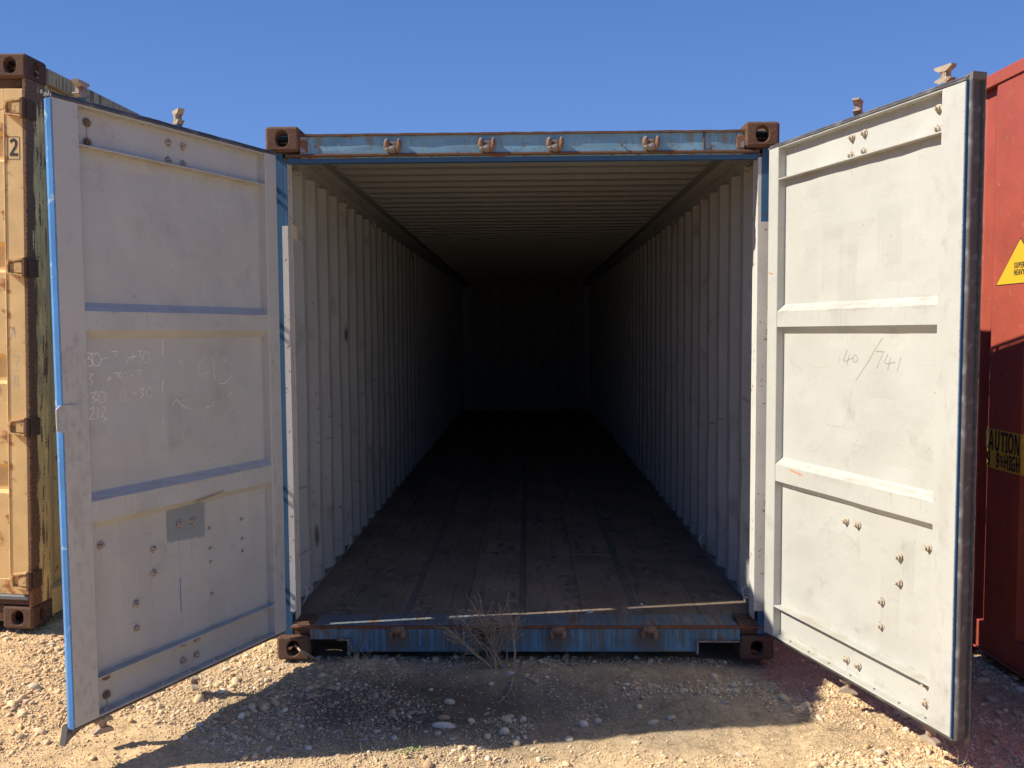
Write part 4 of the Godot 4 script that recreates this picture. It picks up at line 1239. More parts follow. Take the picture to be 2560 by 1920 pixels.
# ------------------------------------------------------------------ the red container on the right
func red_profile(z: float) -> float:
	# how far the wall stands in from its outermost face at local z
	for k in range(-48, 8):
		var z0 := k * 0.452 - 0.165     # start of a wide outer flat
		var q := z - z0
		if q >= 0.0 and q < 0.452:
			if q < 0.26:
				return 0.0
			if q < 0.31:
				return 0.034 * (q - 0.26) / 0.05
			if q < 0.385:
				return 0.034
			return 0.034 * (0.452 - q) / 0.067
	return 0.0

func red_container(cr: Mesh, cl: Mesh) -> void:
	var c := thing("shipping_container", Vector3(2.312, -0.035, 0.0), "red shipping container at the right edge, with a yellow triangle on its long side", "container")
	c.rotation.y = 0.042
	var W := 2.438
	var H := 2.896
	var zf := 1.6
	var zb := zf - 12.19
	for s in [-1.0, 1.0]:
		var x: float = 0.0 if s < 0.0 else W
		place_casting(c, cr if s > 0.0 else cl, Vector3(x, H, zf), s)
		place_casting(c, cl if s > 0.0 else cr, Vector3(x, 0, zf), s, true)
		place_casting(c, cl if s > 0.0 else cr, Vector3(x, H, zb), s, false, true)
		place_casting(c, cr if s > 0.0 else cl, Vector3(x, 0, zb), s, true, true)
		for z in [zf, zb]:
			var p := MB.new()
			var d := -1.0 if z == zf else 1.0
			p.box(Vector3(minf(x - s * 0.003, x - s * 0.1), 0.118, minf(z + d * 0.005, z + d * 0.12)), Vector3(maxf(x - s * 0.003, x - s * 0.1), H - 0.118, maxf(z + d * 0.005, z + d * 0.12)), 0.006)
			part("corner_post", p, M.red, c)
		var w := MB.new()
		var zz := []
		for k in range(-48, 8):
			for q in [0.0, 0.26, 0.31, 0.385]:
				var z: float = k * 0.452 - 0.165 + q
				if z > zb + 0.12 and z < zf - 0.12:
					zz.append(z)
		var prof := []
		for z in [zb + 0.12] + zz + [zf - 0.12]:
			prof.append(Vector2(x - s * (0.012 + red_profile(z)), z))
		w.sheet(prof, Vector3.RIGHT, Vector3.BACK, Vector3.UP, 0.165, H - 0.065, Vector3(s, 0, 0), 0.003)
		part("side_wall", w, M.red, c)
		var r := MB.new()
		r.box(Vector3(minf(x - s * 0.002, x - s * 0.06), H - 0.068, zb + 0.178), Vector3(maxf(x - s * 0.002, x - s * 0.06), H - 0.006, zf - 0.178), 0.003)
		part("top_rail", r, M.red, c)
		var b := MB.new()
		b.box(Vector3(minf(x - s * 0.004, x - s * 0.055), 0.035, zb + 0.178), Vector3(maxf(x - s * 0.004, x - s * 0.055), 0.168, zf - 0.178), 0.004)
		b.box(Vector3(minf(x + s * 0.012, x - s * 0.05), 0.028, zb + 0.178), Vector3(maxf(x + s * 0.012, x - s * 0.05), 0.037, zf - 0.178), 0.002)
		part("bottom_rail", b, M.red, c)
	var rf := MB.new()
	rf.box(Vector3(0.05, H - 0.045, zb + 0.1), Vector3(W - 0.05, H - 0.02, zf - 0.1))
	part("roof_panel", rf, M.red, c)
	for z in [zf - 0.06, zb + 0.06]:
		var e := MB.new()
		e.box(Vector3(0.1, 0.1, z - 0.015), Vector3(W - 0.1, H - 0.05, z + 0.015), 0.002)
		part("end_wall", e, M.red, c)
	var fl := MB.new()
	fl.box(Vector3(0.06, 0.1, zb + 0.08), Vector3(W - 0.06, 0.16, zf - 0.08))
	part("floor_panel", fl, M.wood_b, c)
	# stickers lie on the corrugated side
	var onw := func(z: float, y: float, off: float) -> Vector3: return Vector3(0.012 + red_profile(z) - off, y, z)
	var yo := 0.035
	for lay in 2:
		var tri := MB.new()
		var g := 0.0 if lay == 1 else 0.006
		var steps := 40
		for k in steps:
			var za := lerpf(-0.13 - g, 0.235 + g, k / float(steps))
			var zb2 := lerpf(-0.13 - g, 0.235 + g, (k + 1) / float(steps))
			var ya := 1.822 - g * 0.7 + maxf(0.0, 1.0 - absf(za - 0.052) / (0.182 + g)) * (0.205 + g * 2.0)
			var yb := 1.822 - g * 0.7 + maxf(0.0, 1.0 - absf(zb2 - 0.052) / (0.182 + g)) * (0.205 + g * 2.0)
			var o := 0.0008 + lay * 0.0007
			tri.quad(onw.call(za, 1.822 - g * 0.7 + yo, o), onw.call(zb2, 1.822 - g * 0.7 + yo, o), onw.call(zb2, yb + yo, o), onw.call(za, ya + yo, o), Vector3.LEFT)
		var st := part("warning_triangle" if lay == 1 else "triangle_border", tri, M.sign_yellow if lay == 1 else M.black, c, "yellow super heavy triangle" if lay == 1 else "")
		if lay == 1:
			var b := Basis(Vector3(0, 0, 1), Vector3.UP, Vector3.LEFT)
			text("SUPER", 0.037, onw.call(0.048, 1.905 + yo, 0.0022), b, Vector3(0.72, 1, 1), M.black, st, "sign_lettering")
			text("HEAVY", 0.037, onw.call(0.048, 1.872 + yo, 0.0022), b, Vector3(0.72, 1, 1), M.black, st, "sign_lettering")
	var band := MB.new()
	for k in 60:
		var za := lerpf(-0.235, 0.62, k / 60.0)
		var zb3 := lerpf(-0.235, 0.62, (k + 1) / 60.0)
		band.quad(onw.call(za, 0.922 + yo, 0.001), onw.call(zb3, 0.922 + yo, 0.001), onw.call(zb3, 1.116 + yo, 0.001), onw.call(za, 1.116 + yo, 0.001), Vector3.LEFT)
	var bo := part("caution_band", band, M.sign_yellow_old, c, "yellow and black caution height band")
	var bb := Basis(Vector3(0, 0, 1), Vector3.UP, Vector3.LEFT)
	var letters := [["C", -0.205], ["A", -0.138], ["U", -0.087], ["T", -0.041], ["I", -0.010], ["O", 0.022], ["N", 0.071]]
	for q in letters:
		text(q[0], 0.135, onw.call(q[1], 1.058 + yo, 0.003), bb if q[1] < 0.1 else Basis(Vector3.UP, 0.597) * bb, Vector3(0.5, 1, 1), M.black, bo, "sign_lettering")
	for q in [["9", -0.157, 0.105], ["9", -0.08, 0.105], ["½", -0.045, 0.075], ["HI", 0.0, 0.1], ["GH", 0.063, 0.1]]:
		text(q[0], q[2], onw.call(q[1], 0.966 + yo, 0.003), bb if q[1] < 0.1 else Basis(Vector3.UP, 0.597) * bb, Vector3(0.52, 1, 1), M.black, bo, "sign_lettering")

# ------------------------------------------------------------------ materials
func make_materials() -> void:
	var nb := bump_tex(1, 0.05, 5.0)
	var nf := bump_tex(2, 0.12, 4.0)
	var brown := lin(0.15, 0.075, 0.042)
	M.rust = textured(weathered(256, 256, lin(0.125, 0.064, 0.038), lin(0.055, 0.03, 0.021), lin(0.21, 0.115, 0.066), 0.5, 0.2, 100, {"fine": 0.2, "vf": 0.25, "mfreq": 0.035}), 0.95, 5.0, nf, 1.6)
	M.rust_dark = textured(weathered(256, 256, lin(0.13, 0.068, 0.04), lin(0.07, 0.04, 0.028), lin(0.24, 0.13, 0.07), 0.55, 0.2, 110, {"fine": 0.2, "vf": 0.25}), 0.95, 5.0, nf, 1.5)
	M.rust_orange = textured(weathered(512, 64, lin(0.21, 0.075, 0.03), lin(0.09, 0.045, 0.03), lin(0.12, 0.09, 0.08), 0.5, 0.2, 120, {"vf": 0.3, "fine": 0.15, "mfreq": 0.04}), 0.95, 2.0, nf, 1.0)
	M.rust_pale = textured(weathered(256, 256, lin(0.4, 0.37, 0.31), brown, lin(0.28, 0.13, 0.06), 0.52, 0.1, 130, {"mfreq": 0.04}), 0.85, 5.0, nf, 0.8)
	M.keeper = textured(weathered(256, 256, lin(0.22, 0.25, 0.25), lin(0.25, 0.125, 0.066), lin(0.13, 0.068, 0.04), 0.40, 0.12, 140, {"mfreq": 0.012, "vf": 0.15}), 0.85, 6.0, nf, 1.0)
	var keeper_low := textured(weathered(256, 256, lin(0.2, 0.13, 0.085), lin(0.3, 0.18, 0.1), lin(0.09, 0.055, 0.04), 0.5, 0.2, 150, {"mfreq": 0.05, "vf": 0.15}), 0.9, 6.0, nf, 1.0)
	M.cam = textured(weathered(256, 256, lin(0.38, 0.31, 0.24), lin(0.27, 0.165, 0.105), lin(0.2, 0.11, 0.07), 0.55, 0.2, 160, {"mfreq": 0.012}), 0.8, 6.0, nf, 0.6)
	M.blue = textured(weathered(256, 256, lin(0.032, 0.115, 0.23), brown, lin(0.2, 0.09, 0.05), 0.82, 0.06, 170, {"mfreq": 0.03}), 0.55, 1.5)
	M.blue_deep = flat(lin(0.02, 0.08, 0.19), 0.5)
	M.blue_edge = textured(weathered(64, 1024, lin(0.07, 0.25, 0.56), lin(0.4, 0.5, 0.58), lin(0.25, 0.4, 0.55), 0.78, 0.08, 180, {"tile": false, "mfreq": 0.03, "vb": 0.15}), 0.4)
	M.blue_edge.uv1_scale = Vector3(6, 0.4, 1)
	M.header = textured(header_image(), 0.6, 0.0)
	M.sill = textured(sill_image(), 0.65, 0.0)
	M.sill_plate = textured(weathered(512, 64, lin(0.13, 0.16, 0.18), lin(0.15, 0.09, 0.06), lin(0.24, 0.23, 0.21), 0.56, 0.15, 210, {"mfreq": 0.02, "vf": 0.2}), 0.75, 1.0, nf, 0.5)
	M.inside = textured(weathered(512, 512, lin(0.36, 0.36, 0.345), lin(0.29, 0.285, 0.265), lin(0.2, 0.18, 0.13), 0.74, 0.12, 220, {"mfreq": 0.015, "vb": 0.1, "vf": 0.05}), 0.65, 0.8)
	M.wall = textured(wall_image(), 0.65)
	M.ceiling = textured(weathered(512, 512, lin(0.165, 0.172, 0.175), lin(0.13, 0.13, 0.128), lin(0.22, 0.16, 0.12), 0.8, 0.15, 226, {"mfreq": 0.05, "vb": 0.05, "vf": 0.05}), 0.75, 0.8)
	M.dirt_and_shade = textured(weathered(256, 256, lin(0.17, 0.18, 0.185), lin(0.1, 0.085, 0.07), lin(0.3, 0.28, 0.25), 0.55, 0.2, 225, {"mfreq": 0.03}), 0.8, 2.0)  # grime on the bottom rails, painted darkness on the end wall
	M.post_white = textured(weathered(512, 512, lin(0.56, 0.545, 0.50), lin(0.35, 0.24, 0.17), lin(0.15, 0.1, 0.07), 0.78, 0.06, 230, {"mfreq": 0.03, "vb": 0.08, "vf": 0.05}), 0.6, 1.2)
	for q in [["wood_a", 0.205, 300], ["wood_b", 0.22, 310], ["wood_c", 0.19, 320]]:
		var im := weathered(256, 512, lin(q[1], q[1] * 0.76, q[1] * 0.56), lin(0.10, 0.078, 0.06), lin(0.26, 0.2, 0.155), 0.53, 0.3, q[2], {"tile": false, "stretch": 14, "mfreq": 0.04, "vb": 0.3, "vf": 0.15})
		var wr := RandomNumberGenerator.new()
		wr.seed = q[2]
		for k in 70:   # gouges, drag marks, screw heads
			var p := Vector2(wr.randf() * 256.0, wr.randf() * 512.0)
			line(im, [p, p + Vector2(wr.randf_range(-6, 6), wr.randf_range(10, 110))], wr.randf_range(0.4, 1.0), lin(0.05, 0.04, 0.035) if k % 3 else lin(0.24, 0.21, 0.18), wr.randf_range(0.15, 0.6), wr)
		for k in 60:
			dab(im, wr.randf() * 256.0, wr.randf() * 512.0, wr.randf_range(0.6, 1.6), lin(0.045, 0.04, 0.038) if k % 4 else lin(0.35, 0.33, 0.3), 0.8)
		M[q[0]] = textured(im, 0.8)
	M.strip = textured(weathered(256, 256, lin(0.15, 0.135, 0.12), lin(0.26, 0.24, 0.22), lin(0.09, 0.08, 0.07), 0.64, 0.15, 330, {"vf": 0.2}), 0.5, 2.0)
	M.steel_dark = flat(lin(0.07, 0.06, 0.05), 0.8)
	M.rubber = textured(weathered(256, 256, lin(0.075, 0.073, 0.075), lin(0.14, 0.138, 0.14), lin(0.2, 0.2, 0.2), 0.58, 0.25, 340, {"mfreq": 0.02}), 0.55, 2.0)
	M.rubber_old = textured(weathered(256, 256, lin(0.13, 0.125, 0.115), lin(0.3, 0.29, 0.26), lin(0.05, 0.05, 0.05), 0.56, 0.2, 350, {"mfreq": 0.03}), 0.7, 2.0)
	M.seal_grey = flat(lin(0.16, 0.16, 0.16), 0.7)
	M.black = flat(lin(0.02, 0.02, 0.022), 0.6)
	M.chalk = flat(lin(0.55, 0.53, 0.48), 0.9)
	M.yellow = textured(weathered(512, 512, lin(0.74, 0.50, 0.21), lin(0.58, 0.27, 0.08), lin(0.3, 0.13, 0.05), 0.7, 0.16, 360, {"mfreq": 0.012, "vb": 0.12, "vf": 0.05}), 0.6, 1.3)
	M.yellow_light = flat(lin(0.72, 0.5, 0.22), 0.6)
	M.yellow_rusty = textured(weathered(256, 256, lin(0.66, 0.43, 0.18), lin(0.42, 0.19, 0.07), lin(0.2, 0.09, 0.045), 0.66, 0.14, 370, {"mfreq": 0.018}), 0.75, 6.0, nf, 0.6)
	M.peeling = textured(peeling_image(), 0.85, 0.0, null)
	M.peeling_tri = textured(weathered(512, 256, lin(0.5, 0.39, 0.21), lin(0.13, 0.075, 0.045), lin(0.25, 0.16, 0.09), 0.55, 0.2, 390, {"mfreq": 0.03, "vf": 0.15, "stretch": 5, "tile": false}), 0.85, 2.0, nf, 0.8)
	M.red = textured(weathered(512, 512, lin(0.335, 0.066, 0.04), lin(0.17, 0.055, 0.035), lin(0.44, 0.14, 0.095), 0.78, 0.08, 400, {"mfreq": 0.035, "vb": 0.14, "vf": 0.06}), 0.6, 0.9)
	M.sign_yellow = flat(lin(0.66, 0.41, 0.025), 0.5)
	M.sign_yellow_old = textured(weathered(256, 256, lin(0.66, 0.43, 0.05), lin(0.5, 0.33, 0.06), lin(0.4, 0.27, 0.07), 0.6, 0.2, 410), 0.5, 1.5)
	M.door_left = textured(door_texture(-1.0), 0.5)
	M.door_right = textured(door_texture(1.0), 0.5)
	M.straw = flat(lin(0.5, 0.4, 0.25), 0.8)
	M.twig = textured(weathered(128, 128, lin(0.33, 0.25, 0.16), lin(0.2, 0.14, 0.09), lin(0.44, 0.35, 0.24), 0.5, 0.2, 420), 0.85, 3.0)
	M.leaf = flat(lin(0.20, 0.30, 0.08), 0.6)
	M.leaf.backlight_enabled = true
	M.leaf.backlight = Color(0.12, 0.2, 0.04)
	M.bolt_white = bolt_mesh(textured(weathered(128, 128, lin(0.52, 0.47, 0.38), lin(0.3, 0.2, 0.12), brown, 0.62, 0.1, 430, {"mfreq": 0.05}), 0.7, 14.0), 0.02)
	M.bolt_grey = bolt_mesh(textured(weathered(128, 128, lin(0.44, 0.41, 0.35), lin(0.2, 0.14, 0.1), brown, 0.54, 0.1, 440, {"mfreq": 0.05}), 0.7, 14.0), 0.016)
	M.bolt_rusty = bolt_mesh(textured(weathered(128, 128, lin(0.2, 0.15, 0.1), lin(0.06, 0.04, 0.03), lin(0.34, 0.3, 0.25), 0.5, 0.1, 450, {"mfreq": 0.06}), 0.8, 14.0), 0.016)
	M.keeper_mesh = keeper_shape(M.keeper)
	M.keeper_mesh_low = keeper_shape(keeper_low)
	M.cam = cam_shape(M.cam)

func wall_image() -> Image:
	# six metres of the container's inner wall: pale paint, scuffed and rust-spotted low down
	var w := 1536
	var h := 640
	var im := weathered(w / 2, h / 2, lin(0.345, 0.355, 0.35), lin(0.27, 0.275, 0.265), lin(0.21, 0.2, 0.18), 0.66, 0.3, 240, {"tile": false, "mfreq": 0.02, "vb": 0.08, "vf": 0.04, "edge": [0.05, 0.45, 0, 0], "edge_width": 0.09})
	im.resize(w, h, Image.INTERPOLATE_CUBIC)
	var rng := RandomNumberGenerator.new()
	rng.seed = 71
	for k in 420:
		var y := h * (1.0 - 0.07 - 0.75 * pow(rng.randf(), 1.8))
		dab(im, rng.randf() * w, y, rng.randf_range(0.5, 2.0), lin(0.13, 0.08, 0.05), rng.randf_range(0.2, 0.85))
	for k in 170:
		var p := Vector2(rng.randf() * w, h * (1.0 - 0.08 - 0.45 * pow(rng.randf(), 1.5)))
		line(im, [p, p + Vector2(rng.randf_range(-26, 26), rng.randf_range(-9, 9))], rng.randf_range(0.5, 1.8), lin(0.1, 0.09, 0.085), rng.randf_range(0.08, 0.5), rng)
	for k in 60:
		var p := Vector2(rng.randf() * w, h * rng.randf_range(0.1, 0.9))
		line(im, [p, p + Vector2(rng.randf_range(-1, 1), rng.randf_range(8, 60))], rng.randf_range(0.5, 1.2), lin(0.3, 0.24, 0.18), rng.randf_range(0.06, 0.25))
	smear(im, w * 0.262, h * 0.36, 5, 16, lin(0.03, 0.03, 0.03), 1.0)
	smear(im, w * 0.12, h * 0.82, 6, 20, lin(0.05, 0.045, 0.04), 0.8)
	smear(im, w * 0.145, h * 0.84, 4, 18, lin(0.05, 0.045, 0.04), 0.8)
	return im

func header_image() -> Image:
	var im := weathered(1024, 64, lin(0.15, 0.30, 0.41), lin(0.15, 0.075, 0.04), lin(0.26, 0.16, 0.09), 0.86, 0.1, 190, {"tile": false, "edge": [0.5, 0.55, 0.25, 0.2], "edge_width": 0.16, "mfreq": 0.03, "vb": 0.14, "vf": 0.06})
	var rng := RandomNumberGenerator.new()
	rng.seed = 4
	for k in 70:   # streaks of rust and faded paint running down
		var x := rng.randf_range(0, 1024)
		var y0 := rng.randf_range(0, 30)
		line(im, [Vector2(x, y0), Vector2(x + rng.randf_range(-3, 3), y0 + rng.randf_range(6, 34))], rng.randf_range(0.8, 3.0), lin(0.2, 0.14, 0.07) if rng.randf() < 0.6 else lin(0.25, 0.42, 0.5), rng.randf_range(0.08, 0.35))
	for k in 260:
		dab(im, rng.randf_range(0, 1024), 64.0 - pow(rng.randf(), 2.5) * 40.0, rng.randf_range(0.5, 2.2), lin(0.2, 0.1, 0.05), rng.randf_range(0.2, 0.8))
	for x in [60.0, 175.0, 885.0, 960.0]:
		smear(im, x, 18, 12, 30, lin(0.19, 0.13, 0.06), 0.5)
	return im

func sill_image() -> Image:
	var im := weathered(1024, 80, lin(0.08, 0.16, 0.205), lin(0.13, 0.075, 0.045), lin(0.2, 0.14, 0.09), 0.84, 0.14, 200, {"tile": false, "edge": [0.55, 0.5, 0.5, 0.5], "edge_width": 0.2, "mfreq": 0.022, "vb": 0.3, "vf": 0.1})
	var rng := RandomNumberGenerator.new()
	rng.seed = 8
	for k in 240:
		var x := rng.randf_range(0, 1024)
		line(im, [Vector2(x, rng.randf_range(0, 20)), Vector2(x + rng.randf_range(-3, 3), rng.randf_range(30, 80))], rng.randf_range(0.8, 4.0), [lin(0.16, 0.1, 0.06), lin(0.1, 0.09, 0.08), lin(0.12, 0.3, 0.45)][rng.randi() % 3], rng.randf_range(0.08, 0.42))
	for x in [245.0, 430.0, 580.0, 770.0]:
		smear(im, x, 44, 34, 36, lin(0.12, 0.075, 0.05), 0.75)
	return im

func peeling_image() -> Image:
	# olive-yellow paint flaking off in upright streaks, dark rust at the front edge
	var w := 160
	var h := 1400
	var im := weathered(w, h, lin(0.78, 0.54, 0.21), lin(0.44, 0.28, 0.12), lin(0.6, 0.42, 0.16), 0.56, 0.3, 380, {"tile": false, "stretch": 12, "mfreq": 0.05, "vb": 0.25, "vf": 0.12, "fine": 0.14})
	var a := streaks(noise(384, 0.06, 4), w, h, 9)
	var b := grey(noise(385, 0.14, 4), w, h, false)
	var c := grey(noise(386, 0.012, 2), w, h, false)
	for y in h:
		for x in w:
			var i := y * w + x
			var fx := x / float(w)
			var edge := maxf(0.0, 1.0 - fx / 0.34) * 1.0 + maxf(0.0, 1.0 - y / 110.0) * 0.4 + maxf(0.0, 1.0 - (h - y) / 120.0) * 0.2
			var k := clampf((a[i] * 0.55 + b[i] * 0.25 + c[i] * 0.2) / 255.0 + edge - 0.55, 0.0, 0.05) / 0.05
			if k > 0.0:
				var d := lin(0.13, 0.066, 0.036).lerp(lin(0.34, 0.17, 0.075), clampf(b[i] / 160.0 - 0.4, 0, 1))
				im.set_pixel(x, y, im.get_pixel(x, y).lerp(d, k))
	return im

# ------------------------------------------------------------------ ground, gravel, stones, plants
func axis(lo: float, hi: float, step: float, far: float) -> PackedFloat32Array:
	var a := PackedFloat32Array()
	var d := step
	var x := lo
	var left := []
	while x > -far:
		d *= 1.35
		x -= d
		left.append(x)
	left.reverse()
	for q in left:
		a.append(q)
	var k := 0
	while lo + k * step <= hi:
		a.append(lo + k * step)
		k += 1
	d = step
	x = a[-1]
	while x < far:
		d *= 1.35
		x += d
		a.append(x)
	return a

func build_ground() -> void:
	gn.seed = 21
	gn.frequency = 1.3
	gn.fractal_octaves = 4
	gn2.seed = 22
	gn2.frequency = 9.0
	gn2.fractal_octaves = 3
	var xs := axis(-3.3, 2.7, 0.02, 400.0)
	var zs := axis(-1.0, 2.2, 0.02, 400.0)
	var v := PackedVector3Array()
	var col := PackedColorArray()
	var idx := PackedInt32Array()
	for z in zs:
		for x in xs:
			var near := smoothstep(12.0, 4.0, maxf(absf(x), absf(z)))
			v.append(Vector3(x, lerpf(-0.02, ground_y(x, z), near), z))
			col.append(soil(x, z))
	var nx := xs.size()
	for j in zs.size() - 1:
		for i in nx - 1:
			var a := j * nx + i
			idx.append_array(PackedInt32Array([a, a + 1, a + nx, a + 1, a + nx + 1, a + nx]))
	var nrm := PackedVector3Array()
	nrm.resize(v.size())
	for j in zs.size():
		for i in nx:
			var a := j * nx + i
			var dx := v[a + (1 if i < nx - 1 else 0)] - v[a - (1 if i > 0 else 0)]
			var dz := v[a + (nx if j < zs.size() - 1 else 0)] - v[a - (nx if j > 0 else 0)]
			nrm[a] = dz.cross(dx).normalized()
	var arr := []
	arr.resize(Mesh.ARRAY_MAX)
	arr[Mesh.ARRAY_VERTEX] = v
	arr[Mesh.ARRAY_NORMAL] = nrm
	arr[Mesh.ARRAY_COLOR] = col
	arr[Mesh.ARRAY_INDEX] = idx
	var am := ArrayMesh.new()
	am.add_surface_from_arrays(Mesh.PRIMITIVE_TRIANGLES, arr)
	var im := weathered(512, 512, lin(0.95, 0.95, 0.95), lin(0.66, 0.63, 0.58), lin(1, 1, 1), 0.5, 0.3, 500, {"fine": 0.2, "vf": 0.22, "vb": 0.12, "mfreq": 0.05})
	# fine cracks in the dried soil, and clods
	var cr := FastNoiseLite.new()
	cr.noise_type = FastNoiseLite.TYPE_CELLULAR
	cr.seed = 510
	cr.frequency = 0.022
	cr.cellular_return_type = FastNoiseLite.RETURN_DISTANCE2_SUB
	cr.fractal_type = FastNoiseLite.FRACTAL_NONE
	cr.domain_warp_enabled = true
	cr.domain_warp_amplitude = 26.0
	cr.domain_warp_frequency = 0.03
	var cells := grey(cr, 512, 512)
	var fine := grey(noise(511, 0.3, 2), 512, 512)
	var clod := grey(noise(512, 0.06, 4), 512, 512)
	var relief := PackedByteArray()
	relief.resize(512 * 512)
	for k in 512 * 512:
		var crack := clampf((cells[k] - 6.0 + (fine[k] - 128) * 0.16) / 16.0, 0.0, 1.0)
		relief[k] = int(clampf(crack * 34.0 + fine[k] * 0.5 + clod[k] * 0.35, 0, 255))
		if crack < 1.0:
			im.set_pixel(k % 512, k / 512, im.get_pixel(k % 512, k / 512) * (0.86 + 0.14 * crack))
	var rim := Image.create_from_data(512, 512, false, Image.FORMAT_L8, relief)
	rim.bump_map_to_normal_map(6.0)
	var m := textured(im, 0.95, 1.4, tex(rim), 1.0)
	m.uv1_world_triplanar = true
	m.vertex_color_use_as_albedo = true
	am.surface_set_material(0, m)
	var o := MeshInstance3D.new()
	o.mesh = am
	hang(o, "ground", self)
	o.set_meta("kind", "structure")
	o.set_meta("label", "dusty tan yard of soil and gravel")

func scatter(called: String, mesh: Mesh, xfs: Array, cols: Array, label: String, category: String) -> void:
	var mm := MultiMesh.new()
	mm.transform_format = MultiMesh.TRANSFORM_3D
	mm.use_colors = true
	mm.mesh = mesh
	mm.instance_count = xfs.size()
	for k in xfs.size():
		mm.set_instance_transform(k, xfs[k])
		mm.set_instance_color(k, cols[k])
	var o := MultiMeshInstance3D.new()
	o.multimesh = mm
	hang(o, called, self)
	tag(o, label, category, "", "stuff")

func build_gravel() -> void:
	var rng := RandomNumberGenerator.new()
	rng.seed = 99
	var m := flat(Color.WHITE, 0.9)
	m.vertex_color_use_as_albedo = true
	var lump := MB.new()
	lump.lump(Vector3.ZERO, Vector3.ONE, rng, 1, 0.3)
	var mesh := lump.mesh(m)
	var xfs := []
	var cols := []
	var n := 0
	while n < 270000:
		n += 1
		var x := rng.randf_range(-3.3, 2.35)
		var z := rng.randf_range(-0.9, 1.5) if rng.randf() < 0.93 else rng.randf_range(1.5, 2.3)
		if absf(x) < 1.1 and z < -0.1:
			continue
		var g := gravelly(x, z)
		if rng.randf() * 1.05 > g * g * 0.9 + 0.06:
			continue
		var r := 0.0024 + 0.0034 * pow(rng.randf(), 2.0)
		var big := rng.randf()
		if big < 0.075 * g:
			r = rng.randf_range(0.006, 0.011)
		if big < 0.013 * g:
			r = rng.randf_range(0.011, 0.017)
		if big < 0.0025 * g:
			r = rng.randf_range(0.017, 0.026)
		var b := Basis.from_euler(Vector3(rng.randf_range(-0.5, 0.5), rng.randf() * TAU, rng.randf_range(-0.5, 0.5)))
		b = b.scaled_local(Vector3(r * rng.randf_range(0.8, 1.5), r * rng.randf_range(0.5, 0.9), r * rng.randf_range(0.75, 1.15)))
		xfs.append(Transform3D(b, Vector3(x, ground_y(x, z) + r * 0.15, z)))
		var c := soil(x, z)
		c = c.lerp(Color(0.74, 0.56, 0.345), rng.randf_range(0.1, 0.9) * (1.0 - 0.35 * bump2(x, z, -0.6, 0.5, 0.62, 0.36)))  # pebbles stay nearer the darkened tone inside the left door shadow
		var k := rng.randf()
		if k < 0.10:
			c = Color(0.74, 0.62, 0.44)
		elif k < 0.22:
			c = c.lerp(Color(0.58, 0.34, 0.18), 0.6)
		elif k < 0.3:
			c = c.lerp(Color(0.40, 0.34, 0.27), 0.6)
		cols.append(c * rng.randf_range(0.8, 1.12))
	scatter("gravel", mesh, xfs, cols, "loose pale gravel strewn over the yard in front of the containers", "gravel")
	# dry straw and twig scraps
	var st := MB.new()
	st.tube([Vector3(-0.5, 0, 0), Vector3(-0.1, 0.05, 0.03), Vector3(0.5, 0, -0.03)], 0.5, 0.3, 4)
	var straw := st.mesh(m)
	xfs = []
	cols = []
	for k in 2600:
		var x := rng.randf_range(-2.6, 2.2)
		var z := rng.randf_range(-0.05, 1.5)
		if k < 900:
			x = rng.randfn(1.5 if k % 3 == 0 else -0.75 if k % 3 == 1 else 0.35, 0.3)
			z = absf(rng.randfn(0.3 if k % 3 else 0.75, 0.22))
		var l := rng.randf_range(0.012, 0.075)
		var w := rng.randf_range(0.0007, 0.0015)
		var b := Basis.from_euler(Vector3(0, rng.randf() * TAU, rng.randf_range(-0.25, 0.35) * (1.0 if rng.randf() < 0.8 else 3.0)))
		b = b.scaled_local(Vector3(l, w, w))
		b = Basis(b.x, b.y, b.z)
		xfs.append(Transform3D(b, Vector3(x, ground_y(x, z) + 0.005 + absf(b.x.y) * 0.4, z)))
		cols.append(Color(0.36, 0.28, 0.17).lerp(Color(0.17, 0.13, 0.09), rng.randf()) )
	scatter("dry_straw", straw, xfs, cols, "bits of dry straw and twig scattered over the soil", "straw")

func stone(x: float, z: float, w: float, flatness: float, longness: float, turn: float, col: Color, sd: int, label: String, group := "") -> void:
	var rng := RandomNumberGenerator.new()
	rng.seed = sd
	var mb := MB.new()
	mb.lump(Vector3.ZERO, Vector3(w * 0.5, w * 0.5 * flatness, w * 0.5 * longness), rng, 2, 0.32)
	var key := "stone%d%d%d" % [int(col.r * 12), int(col.g * 12), int(col.b * 12)]
	if not M.has(key):
		M[key] = textured(weathered(128, 128, col.linear_to_srgb(), (col * 0.7).linear_to_srgb(), (col * 1.15).linear_to_srgb(), 0.55, 0.3, 600 + M.size() % 7, {"vf": 0.12, "fine": 0.2}), 0.9, 9.0)
	var o := part("stone", mb, M[key], self)
	o.position = Vector3(x, ground_y(x, z) + w * 0.5 * flatness * 0.28, z)
	o.rotation = Vector3(sin(sd) * 0.15, turn, cos(sd) * 0.15)
	tag(o, label, "stone", group if group else "larger stones among the gravel")

